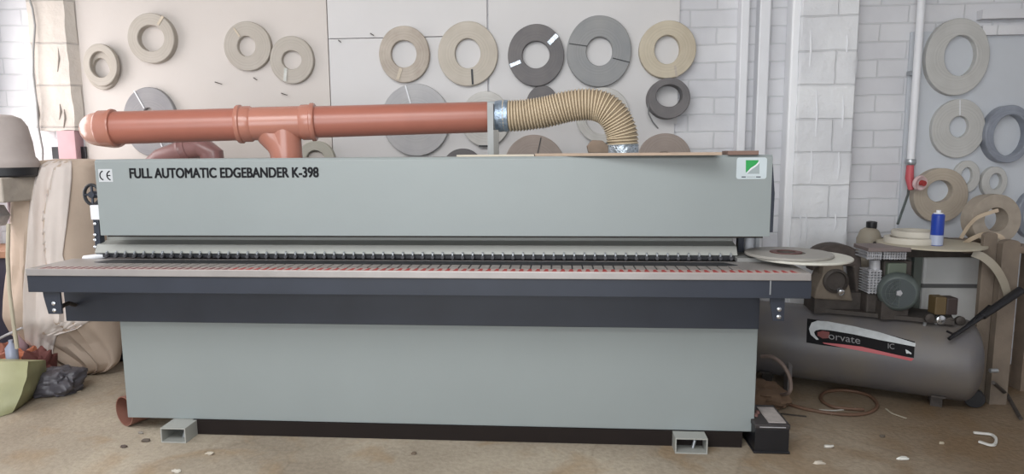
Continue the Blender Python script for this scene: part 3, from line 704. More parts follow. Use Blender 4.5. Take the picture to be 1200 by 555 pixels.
# steel bracket carrying the joint
bx = at(574, 150, .45).x
SB = thing('support_bracket', (at(578, 180, .44).x, .44, HZ1), 'grey steel angle post holding up the joint of orange pipe and hose', 'bracket')
xa, xb, xc = at(571, 150, .43).x, at(578, 150, .43).x, at(584, 150, .43).x
zt = at(578, 121, .43).z
MB().box((xa, .44, HZ1), (xb, .447, zt)).build('flange', mat('pale_dull_steel', (160, 162, 162), .55), SB)
MB().box((xb-.004, .447, HZ1), (xb, .50, zt)).box((xb, .44, HZ1), (xc, .452, at(580, 152, .43).z)).build('web', mat('dull_steel', (120, 118, 114), .6), SB)

# loose boards on top of the hood
def plank(xa, xb, yf0, yf1, dep, th, lab, material, z=HZ1, name='thin_board'):
    a = at(xa, 182, yf0); b = at(xb, 182, yf1)
    m_ = MB().prism([(a.x, yf0, z), (b.x, yf1, z), (b.x+.02, yf1+dep, z), (a.x+.02, yf0+dep, z)], (0, 0, th))
    return tag(m_.build(name, material, bevel=.001), lab, 'board')
plank(627, 846, .02, -.16, .3, .014, 'long thin brown board overhanging the machine top at right of the hose', M_wood)
plank(853, 889, -.03, -.03, .2, .02, 'small dark brown board on the machine top above the green logo', mat('brown_offcut', (124, 100, 90), .7))
plank(535, 626, .02, .02, .3, .01, 'pale thin board on the machine top below the steel bracket', mat('pale_mdf', (196, 186, 170), .7))
hx = at(701, 172, .3)
tag(MB().prism([at(690, 181, .3), at(688, 173, .3), at(694, 166, .3), at(706, 166.5, .3), at(713, 173, .3), at(713, 181, .3)], (0, .09, 0)).build('wood_offcut', M_woodg, bevel=.004), 'small hexagonal brown wood offcut beside the foil wrapped hose end', 'offcut').location.z = HZ1+.0145

# ---------------------------------------------------------------- band coils on the table end
def coil(px, py, z, ro, ri, th, material, lab, n=64, name='edge_band_coil'):
    c = flr(px, py, z+th)
    m_ = MB().lathe((c.x, c.y, z), (0, 0, 1), [(ri, 0), (ro-.003, 0), (ro, .003), (ro, th-.003), (ro-.003, th), (ri, th)], n, closed=True)
    return tag(m_.build(name, material, smooth=True), lab, 'roll')
RH = mat('coil_grey', (150, 146, 140), .5, var=.06, scale=20); RHW = mat('coil_pale', (196, 194, 184), .5, var=.05)
gb0 = at(863, 306, .02).x; gb1 = at(927, 306, .02).x
MB().box((gb0, .0, tz1), (gb1, .36, tz1+.020)).build('table_riser', mat('grey_riser', (134, 134, 132), .5), MC, bevel=.002)
coil(940, 299.5, tz1+.0205, .228, .08, .012, RHW, 'pale wide coil overhanging the right end of the machine table')
coil(924, 295.5, tz1+.033, .205, .078, .014, RH, 'grey coil lying on top of the pale coil at the table end')
coil(921, 294.6, tz1+.0475, .076, .045, .003, mat('dark_red_core', (96, 62, 58), .6), 'thin dark red coil inside the hole of the grey coil')

# ---------------------------------------------------------------- sack
def sack(name, rows, Yc, dep, material, lab, fold, cat='sack'):
    n = 72; vs = []; R2 = []
    for i in range(len(rows)-1):
        for k in range(6):
            t = k/6; R2.append([rows[i][q]+(rows[i+1][q]-rows[i][q])*t for q in range(4)])
    R2.append(list(rows[-1]))
    # smooth the outline
    for _ in range(1): R2 = [R2[0]]+[[(R2[i-1][q]+2*R2[i][q]+R2[i+1][q])/4 for q in range(4)] for i in range(1, len(R2)-1)]+[R2[-1]]
    for (y, xl, xr, dp) in R2:
        a = at(xl, y, Yc); b = at(xr, y, Yc); z = (a.z+b.z)/2; cx = (a.x+b.x)/2; rx = (b.x-a.x)/2
        for k in range(n):
            t = 2*PI*k/n; c, s_ = math.cos(t), math.sin(t)
            c2 = math.copysign(abs(c)**.8, c); s2 = math.copysign(abs(s_)**.8, s_)
            X = cx+rx*c2; Y = Yc+dep*dp*s2
            f_ = fold(X, z, (c2+1)/2) if s_ < 0 else 0
            q = Vector((X*2.4, Y*2.4, z*1.5)); Y += mnoise.noise(q)*.05*dp+f_
            vs.append((X, Y, max(.004, z)))
    m_ = len(R2)
    fs = [(i*n+k, i*n+(k+1) % n, (i+1)*n+(k+1) % n, (i+1)*n+k) for i in range(m_-1) for k in range(n)]
    fs += [tuple(range(n)), tuple((m_-1)*n+k for k in range(n))[::-1]]
    return MB().add(vs, fs).build(name, material, smooth=True)
def groove(u, u0, wd, dp): return dp*math.exp(-((u-u0)/wd)**2)
zt_, zb_ = 1.45, 0
def fold1(X, z, u):
    h = z/1.5
    f_ = groove(u, .60-.10*(1.4-z), .035, .10)*min(1, max(0, (z-.35)/.3))
    f_ -= groove(u, .25+.12*math.sin(z*2.2), .09, .05) - groove(u, .40-.2*(1.2-z), .05, .04)*min(1, z)
    f_ += .018*math.sin(u*30+z*5)*(1 if z < .8 else .4)
    f_ += groove(u, .745, .02, .05)*max(0, min(1, (.75-z)/.2))
    return f_
rows = [(186, 68, 100, .15), (188, 52, 118, .5), (195, 38, 122, .8), (212, 33, 125, .9), (250, 30, 127, 1), (300, 27, 130, 1), (340, 24, 134, 1.05), (365, 22, 138, .95), (385, 23, 141, .6), (396, 27, 142, .42), (405, 38, 142, .32), (414, 54, 141, .25), (423, 70, 139, .19), (432, 86, 130, .14), (440, 95, 108, .07), (444, 98, 101, .03)]
SK = sack('dust_sack', rows, .92, .30, M_sack, '', fold1)
tag(SK, 'big beige cloth dust sack standing behind the left end of the machine', 'sack')
# white cloth cover lying on the sack's left front, with a curved hem
from mathutils.bvhtree import BVHTree
bt_ = BVHTree.FromPolygons([SK.location+v.co for v in SK.data.vertices], [tuple(p.vertices) for p in SK.data.polygons])
def interp(t, x):
    for (a, b), (c, d) in zip(t, t[1:]):
        if x <= c: return b+(d-b)*(x-a)/(c-a)
    return t[-1][1]
LE = [(188, 56), (195, 43), (212, 36), (250, 32), (300, 29), (340, 26), (380, 25), (400, 28), (414, 40), (424, 60)]
RE = [(188, 84), (210, 84), (250, 80), (300, 73), (325, 84), (345, 104), (376, 106), (386, 88), (393, 66), (410, 62), (424, 62)]
dv = []; nu, nv = 26, 60
for j in range(nv+1):
    y_ = 188+(424-188)*j/nv; xl, xr = interp(LE, y_)+1.5, interp(RE, y_)
    for i in range(nu+1):
        x_ = xl+(xr-xl)*i/nu; d = pix_dir(x_, y_).normalized(); hit = bt_.ray_cast(CAM, d)
        P = hit[0] if hit[0] is not None else at(x_, y_, .85)
        dv.append(P-d*(.012+.010*math.sin(x_*.55+y_*.02)*(1 if y_ > 320 else .3)*math.sin(PI*i/nu)))
dr_ = MB().add(dv, [(j*(nu+1)+i, j*(nu+1)+i+1, (j+1)*(nu+1)+i+1, (j+1)*(nu+1)+i) for j in range(nv) for i in range(nu)])
do = dr_.build('cloth_cover', M_sackw, SK, smooth=True); so = do.modifiers.new('s', 'SOLIDIFY'); so.thickness = .006
do['label'] = 'whiter cloth cover hanging over the sack'

# ---------------------------------------------------------------- far left: dust collector
DC = thing('dust_collector', (at(10, 300, .60).x, .60, 0), 'dust collector with rounded cloth cap on a wooden frame at the far left', 'dust collector')
cc = at(8, 195, .60); capr = (at(37, 185, .60)-at(8, 185, .60)).length
zt = at(10, 134, .60).z; zb = at(10, 196, .60).z; H_ = zt-zb
MB().lathe((cc.x, .60, zb), (0, 0, 1), [(capr*1.02, 0), (capr*1.06, H_*.07), (capr*1.0, H_*.16), (capr*.93, H_*.2), (capr*.88, H_*.5), (capr*.78, H_*.78), (capr*.6, H_*.93), (capr*.32, H_*.99), (.01, H_)], 40).build('cloth_cap', M_cap, DC, smooth=True)
zd = at(10, 207, .60).z
MB().lathe((cc.x, .60, zd), (0, 0, 1), [(capr*.95, 0), (capr, .01), (capr, zb-zd), (capr*.9, zb-zd+.01)], 40).build('clamp_band', M_darker, DC, smooth=True)
zw = at(10, 235, .60).z
MB().box((cc.x-.3, .42, zw), (at(31, 220, .6).x, .80, zd)).build('frame_beam', mat('whitish_wood', (170, 162, 152), .8, var=.15, scale=10, bump=.3), DC, bevel=.008)
mz = at(5, 252, .6)
MB().lathe((mz.x-.05, .42, mz.z), (0, 1, 0), [(.03, 0), (.075, .01), (.075, .2), (.03, .22)], 6).build('motor_hub', M_fin, DC)
lg = at(20, 235, .60)
for (x0_, x1_, Yy) in ((14, 22, .74), (-26, -40, .74), (-20, -26, .46)):
    a = at(x0_, 236, Yy); b = at(x1_, 330, Yy); d = (b-a); b2 = a+d*((a.z)/(a.z-b.z))
    MB().tube([(a.x, Yy, zw+.005), (b2.x, Yy, .0)], .028, 12).build('leg', mat('mauve_enamel', (150, 128, 134), .5), DC, smooth=True)
MB().tube([at(10, 262, .5), at(9, 300, .48), at(11, 340, .46), at(16, 380, .45), at(20, 408, .45)], .011, 12).build('suction_hose', mat('cream_hose', (178, 170, 150), .5), DC, smooth=True)
# dark cabinet with a brown top beyond it
DK = thing('workbench', (at(-30, 300, 1.1).x, 1.15, 0), 'dark workbench with brown wooden top behind the dust collector', 'workbench')
zt = at(10, 293, 1.05).z; xe = at(24, 300, 1.05).x
MB().box((max(xe-.6, XL+.02), 1.0, zt-.05), (xe, 1.40, zt)).build('bench_top', mat('brown_bench', (150, 112, 88), .6, var=.1), DK, bevel=.004)
MB().box((max(xe-.6, XL+.02), 1.03, .0), (xe-.04, 1.38, zt-.05)).build('bench_body', mat('dark_navy', (48, 44, 58), .6), DK)
# blue-grey bars by the green bag
tag(MB().tube([at(-12, 402, .55), at(8, 392, .5), at(26, 384, .5)], .008, 8).build('metal_rod', M_fin, smooth=True), 'thin grey rod leaning near the sack at the far left', 'rod')
def blob(name, c, r, material, seed, e=.7, amp=.12, n=40, m_=24, zmin=0.002, sc=2.2):
    vs = []
    for j in range(m_+1):
        p = -PI/2+PI*j/m_
        for k in range(n):
            t = 2*PI*k/n
            def se(v): return math.copysign(abs(v)**e, v)
            d = Vector((se(math.cos(p))*se(math.cos(t))*r[0], se(math.cos(p))*se(math.sin(t))*r[1], se(math.sin(p))*r[2]))
            q = d*(sc/max(r))+Vector((seed, seed*2, 0))
            s_ = 1+amp*mnoise.noise(q)+amp*.5*mnoise.noise(q*2.7)
            P = Vector(c)+d*s_; P.z = max(P.z, zmin); vs.append(P)
    fs = [(j*n+k, j*n+(k+1) % n, (j+1)*n+(k+1) % n, (j+1)*n+k) for j in range(m_) for k in range(n)]
    return MB().add(vs, fs).build(name, material, smooth=True)
# green bag with flat faces and crumples
gc = flr(12, 470); gt = at(12, 421, gc.y+.1)
GB = MB(); vs = []; nu, nv = 22, 14
fl = [flr(-60, 505), flr(14, 484), flr(44, 461), flr(-60, 461)]
tpz = [at(-60, 424, fl[1].y+.18), at(34, 423, fl[1].y+.12), at(51, 422, fl[2].y-.02), at(-60, 421, fl[2].y+.1)]
corners = [(fl[0], tpz[0]), (fl[1], tpz[1]), (fl[2], tpz[2]), (fl[3]+Vector((0, .1, 0)), tpz[3])]
ring = []
for i in range(4):
    for k in range(10): ring.append((corners[i][0].lerp(corners[(i+1) % 4][0], k/10), corners[i][1].lerp(corners[(i+1) % 4][1], k/10)))
cen = sum((r_[0] for r_ in ring), Vector())/40
for j in range(nv+1):
    v = j/nv
    for (a, b) in ring:
        P = a.lerp(b, v); out = (P-Vector((cen.x, cen.y, P.z))).normalized()
        P = P+out*(.03*math.sin(v*PI)+.022*mnoise.noise(P*6)+.012*mnoise.noise(P*15)); P.z = max(.003, P.z); vs.append(P)
GB.add(vs, [(j*40+k, j*40+(k+1) % 40, (j+1)*40+(k+1) % 40, (j+1)*40+k) for j in range(nv) for k in range(40)])
tc_ = sum((vs[nv*40+k] for k in range(40)), Vector())/40+Vector((0, 0, .015)); k0 = len(GB.v)
GB.v.append(tc_); GB.f += [(nv*40+k, nv*40+(k+1) % 40, k0) for k in range(40)]
GB.f.append(tuple(range(40)))
tag(GB.build('rubbish_bag', mat('yellow_green_plastic', (150, 150, 114), .5, var=.08, scale=6, bump=.4, bscale=10), smooth=True), 'yellow green crumpled plastic bag on the floor at the far left', 'bag')
gb = flr(66, 460)
tag(blob('plastic_heap', (gb.x-.02, gb.y+.02, .07), (.17, .13, .085), mat('dusty_grey_plastic', (82, 80, 86), .4, var=.15, scale=8, bump=.1), 3, amp=.22, n=64, m_=40, sc=3), 'crumpled grey plastic sheet lying under the beige sack', 'plastic sheet')
ob = flr(128, 452)
tag(blob('dark_bundle', (at(128, 446, 1.2).x+.1, 1.3, .06), (.3, .12, .07), mat('dark_cloth', (52, 48, 56), .8), 8, amp=.3), 'dark bundle on the floor between the sack and the machine base', 'bundle')
for i, (x_, y_, w_, c_, la) in enumerate(((22, 414, 26, (186, 116, 86), 'orange rag lying behind the green bag, beneath the sack edge'), (44, 417, 20, (104, 60, 56), 'dark red rag lying between the green bag and the sack'), (2, 409, 22, (150, 96, 80), 'brownish rag at the far left edge above the green bag'))):
    c = at(x_, y_, .62)
    tag(blob('rag', (c.x, .62+i*.01, c.z*.5), (w_/770*4.0/2*1.3, .08, c.z*.5+.015), mat('rag%d' % i, c_, .8, var=.15), 11+i, amp=.5), la, 'rag')
bo = at(13, 405, .4)
BT = MB().lathe((at(13, 405, .5).x, .5, at(13, 416, .5).z-.04), (0, 0, 1), [(.03, 0), (.034, .005), (.034, .09), (.012, .12), (.012, .14)], 20)
tag(BT.build('plastic_bottle', mat('bluish_clear_plastic', (150, 156, 176), .2), smooth=True), 'small bluish plastic bottle lying on the rags at far left', 'bottle')

# ---------------------------------------------------------------- right side: compressor
A = at(880, 382, 1.10); B = at(1128, 425, .62)
zc = (A.z+B.z)/2-.02; A.z = B.z = zc; ax = (B-A).normalized(); Lc = (B-A).length; RT_ = .238
side = ax.cross(Vector((0, 0, 1))).normalized()
if side.y > 0: side = -side
CP = thing('air_compressor', ((A.x+B.x)/2, (A.y+B.y)/2, 0), 'grey horizontal tank air compressor with pump and motor on the right', 'compressor')
prof = []
for k in range(9):
    t = PI/2*k/8; prof.append((max(.002, RT_*math.sin(t)), -RT_*.42*math.cos(t)))
prof += [(RT_, .1), (RT_, Lc-.1)]
for k in range(9):
    t = PI/2*(1-k/8); prof.append((max(.002, RT_*math.sin(t)), Lc+RT_*.42*math.cos(t)))
MB().lathe(A, ax, prof, 56).build('tank', M_tank, CP, smooth=True)
for s_ in (.12, Lc-.12):
    p = A+ax*s_
    f_ = MB()
    for q in (-1, 1): f_.obox((p.x+side.x*.05*q, p.y+side.y*.05*q, (zc-RT_*.7)/2), ax*.03, side*.012, Vector((0, 0, (zc-RT_*.7)/2)))
    f_.obox((p.x, p.y, zc-RT_*.83), ax*.035, side*.15, Vector((0, 0, .006)))
    f_.build('foot', M_pump, CP)
def cyl(u, v, off=.002):   # u metres along the axis, v metres up round the shell
    phi = v/RT_; r_ = RT_+off
    return A+ax*u+side*(math.cos(phi)*r_)+Vector((0, 0, math.sin(phi)*r_))
def axis_u(px, py):        # find u,v of a pixel on the shell
    d = pix_dir(px, py); o_ = CAM-A
    dp = d-ax*d.dot(ax); op = o_-ax*o_.dot(ax)
    a_, b_, c_ = dp.dot(dp), 2*dp.dot(op), op.dot(op)-RT_**2; D_ = b_*b_-4*a_*c_
    t = (-b_-math.sqrt(max(0, D_)))/(2*a_); P = CAM+d*t-A
    return P.dot(ax), math.atan2(P.z, P.dot(side))*RT_
def shell_poly(top, bot, name, material, off, parent=CP):
    """strip between two pixel polylines of equal length, wrapped on the tank"""
    m_ = MB(); n = len(top); vs = []
    for i in range(n-1):
        for k in range(6):
            t = k/6
            for q in range(5):
                a = axis_u(top[i][0]+(top[i+1][0]-top[i][0])*t, top[i][1]+(top[i+1][1]-top[i][1])*t)
                b = axis_u(bot[i][0]+(bot[i+1][0]-bot[i][0])*t, bot[i][1]+(bot[i+1][1]-bot[i][1])*t)
                vs.append(cyl(a[0]+(b[0]-a[0])*q/4, a[1]+(b[1]-a[1])*q/4, off))
    a = axis_u(*top[-1]); b = axis_u(*bot[-1])
    for q in range(5): vs.append(cyl(a[0]+(b[0]-a[0])*q/4, a[1]+(b[1]-a[1])*q/4, off))
    r_ = len(vs)//5
    return m_.add(vs, [(i*5+q, i*5+q+1, (i+1)*5+q+1, (i+1)*5+q) for i in range(r_-1) for q in range(4)]).build(name, material, parent, smooth=True)
lbl = shell_poly([(946, 373), (960, 375), (1010, 384), (1072, 400)], [(945, 401), (962, 404), (1010, 410), (1071, 419)], 'label_plate', mat('label_black', (16, 15, 18), .7, spec=.2), .001)
wh = mat('label_white', (186, 190, 192), .4, var=.1, scale=30)
shell_poly([(957, 398), (950, 392), (948, 385), (951, 378), (958, 375.6), (970, 376.6), (1000, 382), (1030, 389), (1073, 402)],
           [(959.5, 397.5), (955, 392), (954, 389), (956, 387), (961, 386), (972, 386.8), (1000, 391.5), (1030, 398), (1072.5, 406)], 'label_swoosh', wh, .002)
shell_poly([(958, 389), (964, 387.6), (972, 389)], [(958, 393), (964, 396.4), (972, 396)], 'label_emblem', mat('label_maroon', (110, 42, 40), .4), .003)
shell_poly([(964, 401), (985, 403), (1010, 406), (1040, 413), (1071, 420)], [(966, 402.5), (985, 406.4), (1010, 411), (1040, 416.6), (1068, 422.6)], 'label_stripe', mat('label_red', (176, 60, 66), .4), .003)
def txt(body, p00, p10, p11, p01, nm='label_text', mt=None):
    def f_(u, v):
        x_ = (p00[0]*(1-u)+p10[0]*u)*(1-v)+(p01[0]*(1-u)+p11[0]*u)*v; y_ = (p00[1]*(1-u)+p10[1]*u)*(1-v)+(p01[1]*(1-u)+p11[1]*u)*v
        return cyl(*axis_u(x_, y_), .004)
    text_mesh(body, 0, 0, 0, 0, 0, nm, mt or mat('label_greytext', (120, 118, 120), .5), CP, mapf=f_)
txt('orvate', (971, 397), (1008, 403), (1008, 396.5), (971, 390.5))
txt('IC', (1040.5, 408), (1048, 409), (1048, 403), (1040.5, 402))
shell_poly([(1061, 409), (1064, 410.6), (1068, 413.2)], [(1062, 414), (1065, 413.8), (1068, 415)], 'label_mark', wh, .004)
def pt(px, py, Y): return at(px, py, Y)
# top plate and port
MB().lathe(cyl(*axis_u(1026, 366), -.002), cyl(*axis_u(1026, 366), .1)-cyl(*axis_u(1026, 366), 0), [(.012, 0), (.022, .002), (.022, .008), (.008, .01)], 18).build('inspection_port', M_black, CP, smooth=True)
# saddle under motor and pump
sz = zc+RT_
def on_axis(px, off=0):
    lo, hi = -1, 3
    for _ in range(40):
        mid = (lo+hi)/2; P = A+ax*mid+side*off; d = P-CAM; xx = 600+F_PX*d.dot(rt)/d.dot(fw)
        if xx < px: lo = mid
        else: hi = mid
    return A+ax*lo+side*off
pm = on_axis(1030); 
MB().obox((pm.x, pm.y, sz+.004), ax*.36, side*.13, (0, 0, .012)).build('saddle_plate', M_pump, CP)
# motor, facing the viewer: ribbed barrel with fan cowl
mc = at(1053, 343, .62); mr = (at(1076, 343, .62)-at(1030, 343, .62)).length/2; mc.z = max(mc.z, sz+mr+.015)
back = Vector((.42, 1, 0)).normalized()
mm = MB().lathe(mc, back, [(mr*.3, -.004), (mr*.8, -.004), (mr*.86, .0), (mr, .02), (mr, .08), (mr*.93, .085), (mr*.93, .26), (mr*.4, .27)], 40)
mm.build('motor', M_motor, CP, smooth=True)
MB().lathe(mc, back, [(mr*.02, -.006), (mr*.78, -.006), (mr*.78, -.003)], 40).build('fan_grille', mat('fan_dark', (52, 60, 62), .5), CP)
sb = MB()
for k in range(12):
    t = 2*PI*k/12; e1 = Vector((math.cos(t), 0, math.sin(t))); sb.tube([mc+e1*mr*.2+Vector((0, -.008, 0)), mc+e1*mr*.74+Vector((0, -.008, 0))], .0022, 5)
for q in (.3, .5, .7): sb.tube([mc+Vector((math.cos(2*PI*k/28), 0, math.sin(2*PI*k/28)))*mr*q+Vector((0, -.008, 0)) for k in range(28)], .002, 5, closed=True)
sb.build('fan_spokes', M_motor, CP, smooth=True)
MB().lathe(mc+Vector((0, -.010, 0)), (0, -1, 0), [(.02, 0), (.016, .004)], 5).build('fan_hub', M_fin, CP)
MB().obox((mc.x, mc.y+.12, (sz+mc.z-mr)/2+.02), (mr*.7, 0, 0), (0, .09, 0), (0, 0, max(.01, (mc.z-mr-sz)/2+.03))).build('motor_foot', M_pump, CP)
MB().obox((mc.x+.03, mc.y+.14, mc.z+mr+.01), (.055, 0, 0), (0, .05, 0), (0, 0, .04)).build('terminal_box', mat('dull_green_box', (96, 104, 92), .6), CP, bevel=.008)
# finned cylinder: slats
def fins(xa, xb, ya, yb_, Y, dpt, nv_, nh, nm):
    a = at(xa, ya, Y); b = at(xb, yb_, Y); m_ = MB(); 
    for i in range(nh):
        z = b.z+(a.z-b.z)*(i+.5)/nh; m_.box((a.x, Y, z-.0035), (b.x, Y+dpt, z+.0035))
    for i in range(nv_):
        x_ = a.x+(b.x-a.x)*(i+.5)/nv_; m_.box((x_-.003, Y-.004, b.z), (x_+.003, Y+.01, a.z))
    m_.box((a.x+.01, Y+.02, b.z), (b.x-.01, Y+dpt-.02, a.z)); return m_.build(nm, M_fin, CP)
fins(1018, 1032, 316, 344, .70, .12, 4, 9, 'pump_cylinder')
fins(1016, 1033, 293, 304, .68, .15, 7, 3, 'cylinder_head')
fins(1035, 1062, 295, 304, .70, .14, 9, 3, 'cylinder_head')
a = at(1025, 345, .73); MB().box((at(1016, 330, .73).x, .72, sz+.01), (at(1034, 330, .73).x, .86, a.z+.01)).build('crankcase', M_pump, CP, bevel=.01)
MB().tube([at(1025, 304, .74), at(1025, 317, .74)], .03, 14).build('cylinder_neck', M_fin, CP, smooth=True)
MB().box((at(1014, 293, .70).x, .66, at(1020, 293, .70).z-.004), (at(1064, 293, .70).x, .86, at(1020, 289, .70).z)).build('head_cover', mat('pinkish_grey_metal', (120, 108, 106), .5), CP, bevel=.004)
MB().box((at(1036, 304, .74).x, .74, sz+.01), (at(1070, 304, .74).x, .9, at(1040, 305, .74).z)).build('second_cylinder', M_pump, CP, bevel=.012)
# belt guard and left pump with bell housing
bp_ = at(982, 325, .9)
def dome(): pass
zq0 = at(982, 349, .78).z; zq1 = at(982, 300, .78).z
lw = MB().prism([at(954, 350, .78), at(1000, 353, .78), at(996, 335, .78), at(990, 322, .78), at(988, 304, .78), at(966, 304, .78), at(964, 322, .78), at(957, 338, .78)], (0, .16, 0))
lw.build('intake_housing', mat('beige_grey_cast', (112, 102, 90), .7, var=.15, scale=12, bump=.4), CP, bevel=.01)
MB().lathe(at(979, 329, .78), (0, -1, 0), [(.075, -.01), (.075, .012), (.06, .02), (.055, .004), (.02, .002)], 28).build('intake_ring', M_pump, CP, smooth=True)
q = at(984, 340, .74); MB().lathe(q, (0, -1, -.3), [(.02, 0), (.02, .03), (.012, .035)], 12).build('drain_cock', M_chrome, CP, smooth=True)
dm = []
for k in range(17):
    t = PI*k/16; dm.append(at(981-29*math.cos(t), 303-17*math.sin(t), .84))
dm.append(at(1012, 345, .84)); dm.append(at(1004, 345, .84)); dm.append(at(1000, 312, .84)); dm.append(at(960, 312, .84)); dm.append(at(952, 318, .84))
MB().prism(dm, (0, .12, 0)).build('belt_guard', mat('dusty_dark_guard', (74, 66, 62), .8, var=.25, scale=18, bump=.5), CP, bevel=.012)
MB().box((at(955, 349, .80).x, .80, sz-.01), (at(1015, 349, .80).x, .98, zq0+.03)).build('pump_base', M_pump, CP)
# pressure switch on tank
a = at(1097, 348, .55); b = at(1122, 369, .55)
MB().box((a.x, .55, b.z), ((a.x+b.x)/2, .63, a.z)).build('pressure_switch', mat('yellowish_switch', (92, 76, 50), .6), CP, bevel=.006)
MB().box(((a.x+b.x)/2, .55, b.z), (b.x, .63, a.z-.005)).build('switch_cover', mat('dark_brown_plastic', (58, 48, 46), .5), CP, bevel=.006)
for (x_, y_, nm) in ((1101, 374, 'valve'), (1124, 375, 'gauge'), (1088, 372, 'fitting'), (1111, 376, 'fitting')):
    p = at(x_, y_, .57)
    MB().lathe(p, (0, -1, 0), [(.01, -.03), (.026, 0), (.026, .018), (.018, .022)], 18).build(nm, M_chrome if nm == 'valve' else M_pump, CP, smooth=True)
    sp_ = Vector((p.x, .585, 0)); 
    MB().tube([(p.x, .59, p.z), (p.x, .61, zc+RT_*.8)], .010, 8).build('pipe_stub', M_steel, CP, smooth=True)
# wheel at the far end and front castor leg
MB().lathe(Vector((on_axis(1150).x, on_axis(1150).y+.04, .055)), side, [(.02, -.02), (.05, -.02), (.055, -.01), (.055, .02), (.05, .03), (.02, .03)], 32).build('wheel', M_black, CP, smooth=True)
p = at(926, 420, .80)
MB().box((p.x-.012, .79, 0), (p.x+.012, .86, zc-.05)).build('stand_leg', M_tank, CP)

# white cabinet behind the compressor, with grey band and a grey post
WB = thing('water_tank', (at(1117, 340, 1.02).x, 1.1, 0), 'whitish metal box with a dark grey band behind the compressor', 'metal box')
a = at(1083, 299, 1.02); b = at(1150, 372, 1.02)
MB().box((a.x, 1.02, .0), (b.x, 1.36, a.z)).build('box_body', mat('dull_white_enamel', (200, 200, 198), .5, var=.06, scale=5), WB, bevel=.02)
z_ = at(1117, 335, 1.01).z
MB().box((a.x-.005, 1.012, z_-.012), (b.x+.005, 1.365, z_+.012)).build('band', mat('band_grey', (98, 98, 98), .5), WB)
a = at(1072, 300, .95)
tag(MB().box((a.x, .95, .0), (at(1084, 300, .95).x-.01, .99, at(1078, 288, .95).z)).build('grey_post', mat('greenish_grey_post', (92, 98, 92), .7), bevel=.004), 'greenish grey upright post between the motor and the whitish box', 'post')

# round board with rolls and spray can
tzb = at(1093, 285.5, .86).z
tcx = at(1090, 284, .86)
RBD = thing('round_board', (tcx.x, .86, tzb-.02), 'pale round board carrying rolls and a spray can', 'board')
MB().lathe((tcx.x, .86, tzb-.008), (0, 0, 1), [(.28, 0), (.29, .003), (.29, .012), (.28, .015)], 56).build('board_top', mat('pale_board', (178, 170, 152), .6), RBD, smooth=True)
MB().box((tcx.x-.26, .92, at(1100, 299, 1.02).z+.001), (tcx.x+.32, 1.25, tzb-.008)).build('board_support', M_pump, RBD, bevel=.01)
M_cr = mat('cream_roll', (196, 190, 178), .5)
for i, (x_, yb_, h, ro, la) in enumerate(((1066, 0, .036, .14, 'lower cream coil on the round board, next to the spray can'), (1073, 0, .036, .125, 'upper cream coil stacked on the round board, next to the spray can'))):
    c = at(x_, 284, .86); z = tzb+.0075+(0 if i == 0 else .037)
    tag(MB().lathe((c.x, .86+.02*i, z), (0, 0, 1), [(ro-.03, 0), (ro, 0), (ro+.002, h/2), (ro, h), (ro-.03, h)], 40, closed=True).build('edge_band_coil', M_cr, smooth=True), la, 'roll')
cc = at(1097.5, 281, .74)
CN = thing('spray_can', (cc.x, .74, tzb+.007), 'blue spray can with white cap standing on the round board', 'spray can')
hc = at(1097.5, 246, .74).z-tzb-.007; r_ = .034
MB().lathe((cc.x, .74, tzb+.007), (0, 0, 1), [(r_*.94, 0), (r_, .004), (r_, hc*.86), (r_*.8, hc*.9)], 28).build('can_body', M_blue, CN, smooth=True)
MB().lathe((cc.x, .74, tzb+.007), (0, 0, 1), [(r_*1.01, .004), (r_*1.012, hc*.30)], 28).build('can_label', mat('pale_can_label', (170, 178, 200), .4), CN, smooth=True)
MB().lathe((cc.x, .74, tzb+.007+hc*.88), (0, 0, 1), [(r_*.86, 0), (r_*.7, hc*.04), (.012, hc*.05), (.012, hc*.12)], 20).build('nozzle', M_white, CN, smooth=True)
# grey canister and dark bell on the compressor's left
c = at(1018, 288, 1.1)
CT = thing('oil_canister', (c.x, 1.1, at(1018, 300, 1.1).z), 'beige plastic canister with black cap behind the pump', 'canister')
zz = at(1018, 300, 1.1).z; h = at(1018, 262, 1.1).z-zz
MB().lathe((c.x, 1.1, 0), (0, 0, 1), [(.06, 0), (.075, .01), (.075, zz+h*.55), (.055, zz+h*.8), (.03, zz+h*.88)], 24).build('canister_body', mat('beige_plastic', (142, 134, 120), .6), CT, smooth=True)
MB().lathe((c.x+.01, 1.1, zz+h*.86), (0, 0, 1), [(.03, 0), (.032, .01), (.032, h*.2), (.02, h*.22)], 16).build('cap', M_black, CT, smooth=True)

# wooden bench with band reel, planks
BN = thing('wooden_bench', (at(1165, 300, .95).x, 1.0, 0), 'rough wooden bench with upright boards at the right edge', 'bench')
bz_ = at(1160, 288, .9).z
MB().box((at(1126, 288, .9).x, .86, bz_-.04), (at(1215, 288, .9).x, 1.3, bz_)).build('bench_top', M_woodg, BN, bevel=.004)
M_pl = mat('dusty_plank', (118, 106, 94), .8, var=.14, scale=10, bump=.3)
def upright(xa, xb, yt, Y, th, yb2=None):
    a = at(xa, yt, Y); b = at(xb, yt, Y); r_ = (b.x-a.x)/2; pts = []
    for k in range(9):
        t = PI*k/8; pts.append((a.x+r_-r_*math.cos(t), Y, a.z-r_*.5+r_*.5*math.sin(t)))
    pts = pts+[(b.x, Y, 0), (a.x, Y, 0)]
    return MB().prism(pts, (0, th, 0)).build('upright_board', M_pl, BN, bevel=.002)
upright(1154, 1170, 272, .72, .03); upright(1176, 1197, 281, .66, .05)
MB().box((at(1170, 300, .8).x, .8, 0), (at(1178, 300, .8).x, .86, bz_-.04)).build('bench_leg', M_woodg, BN)
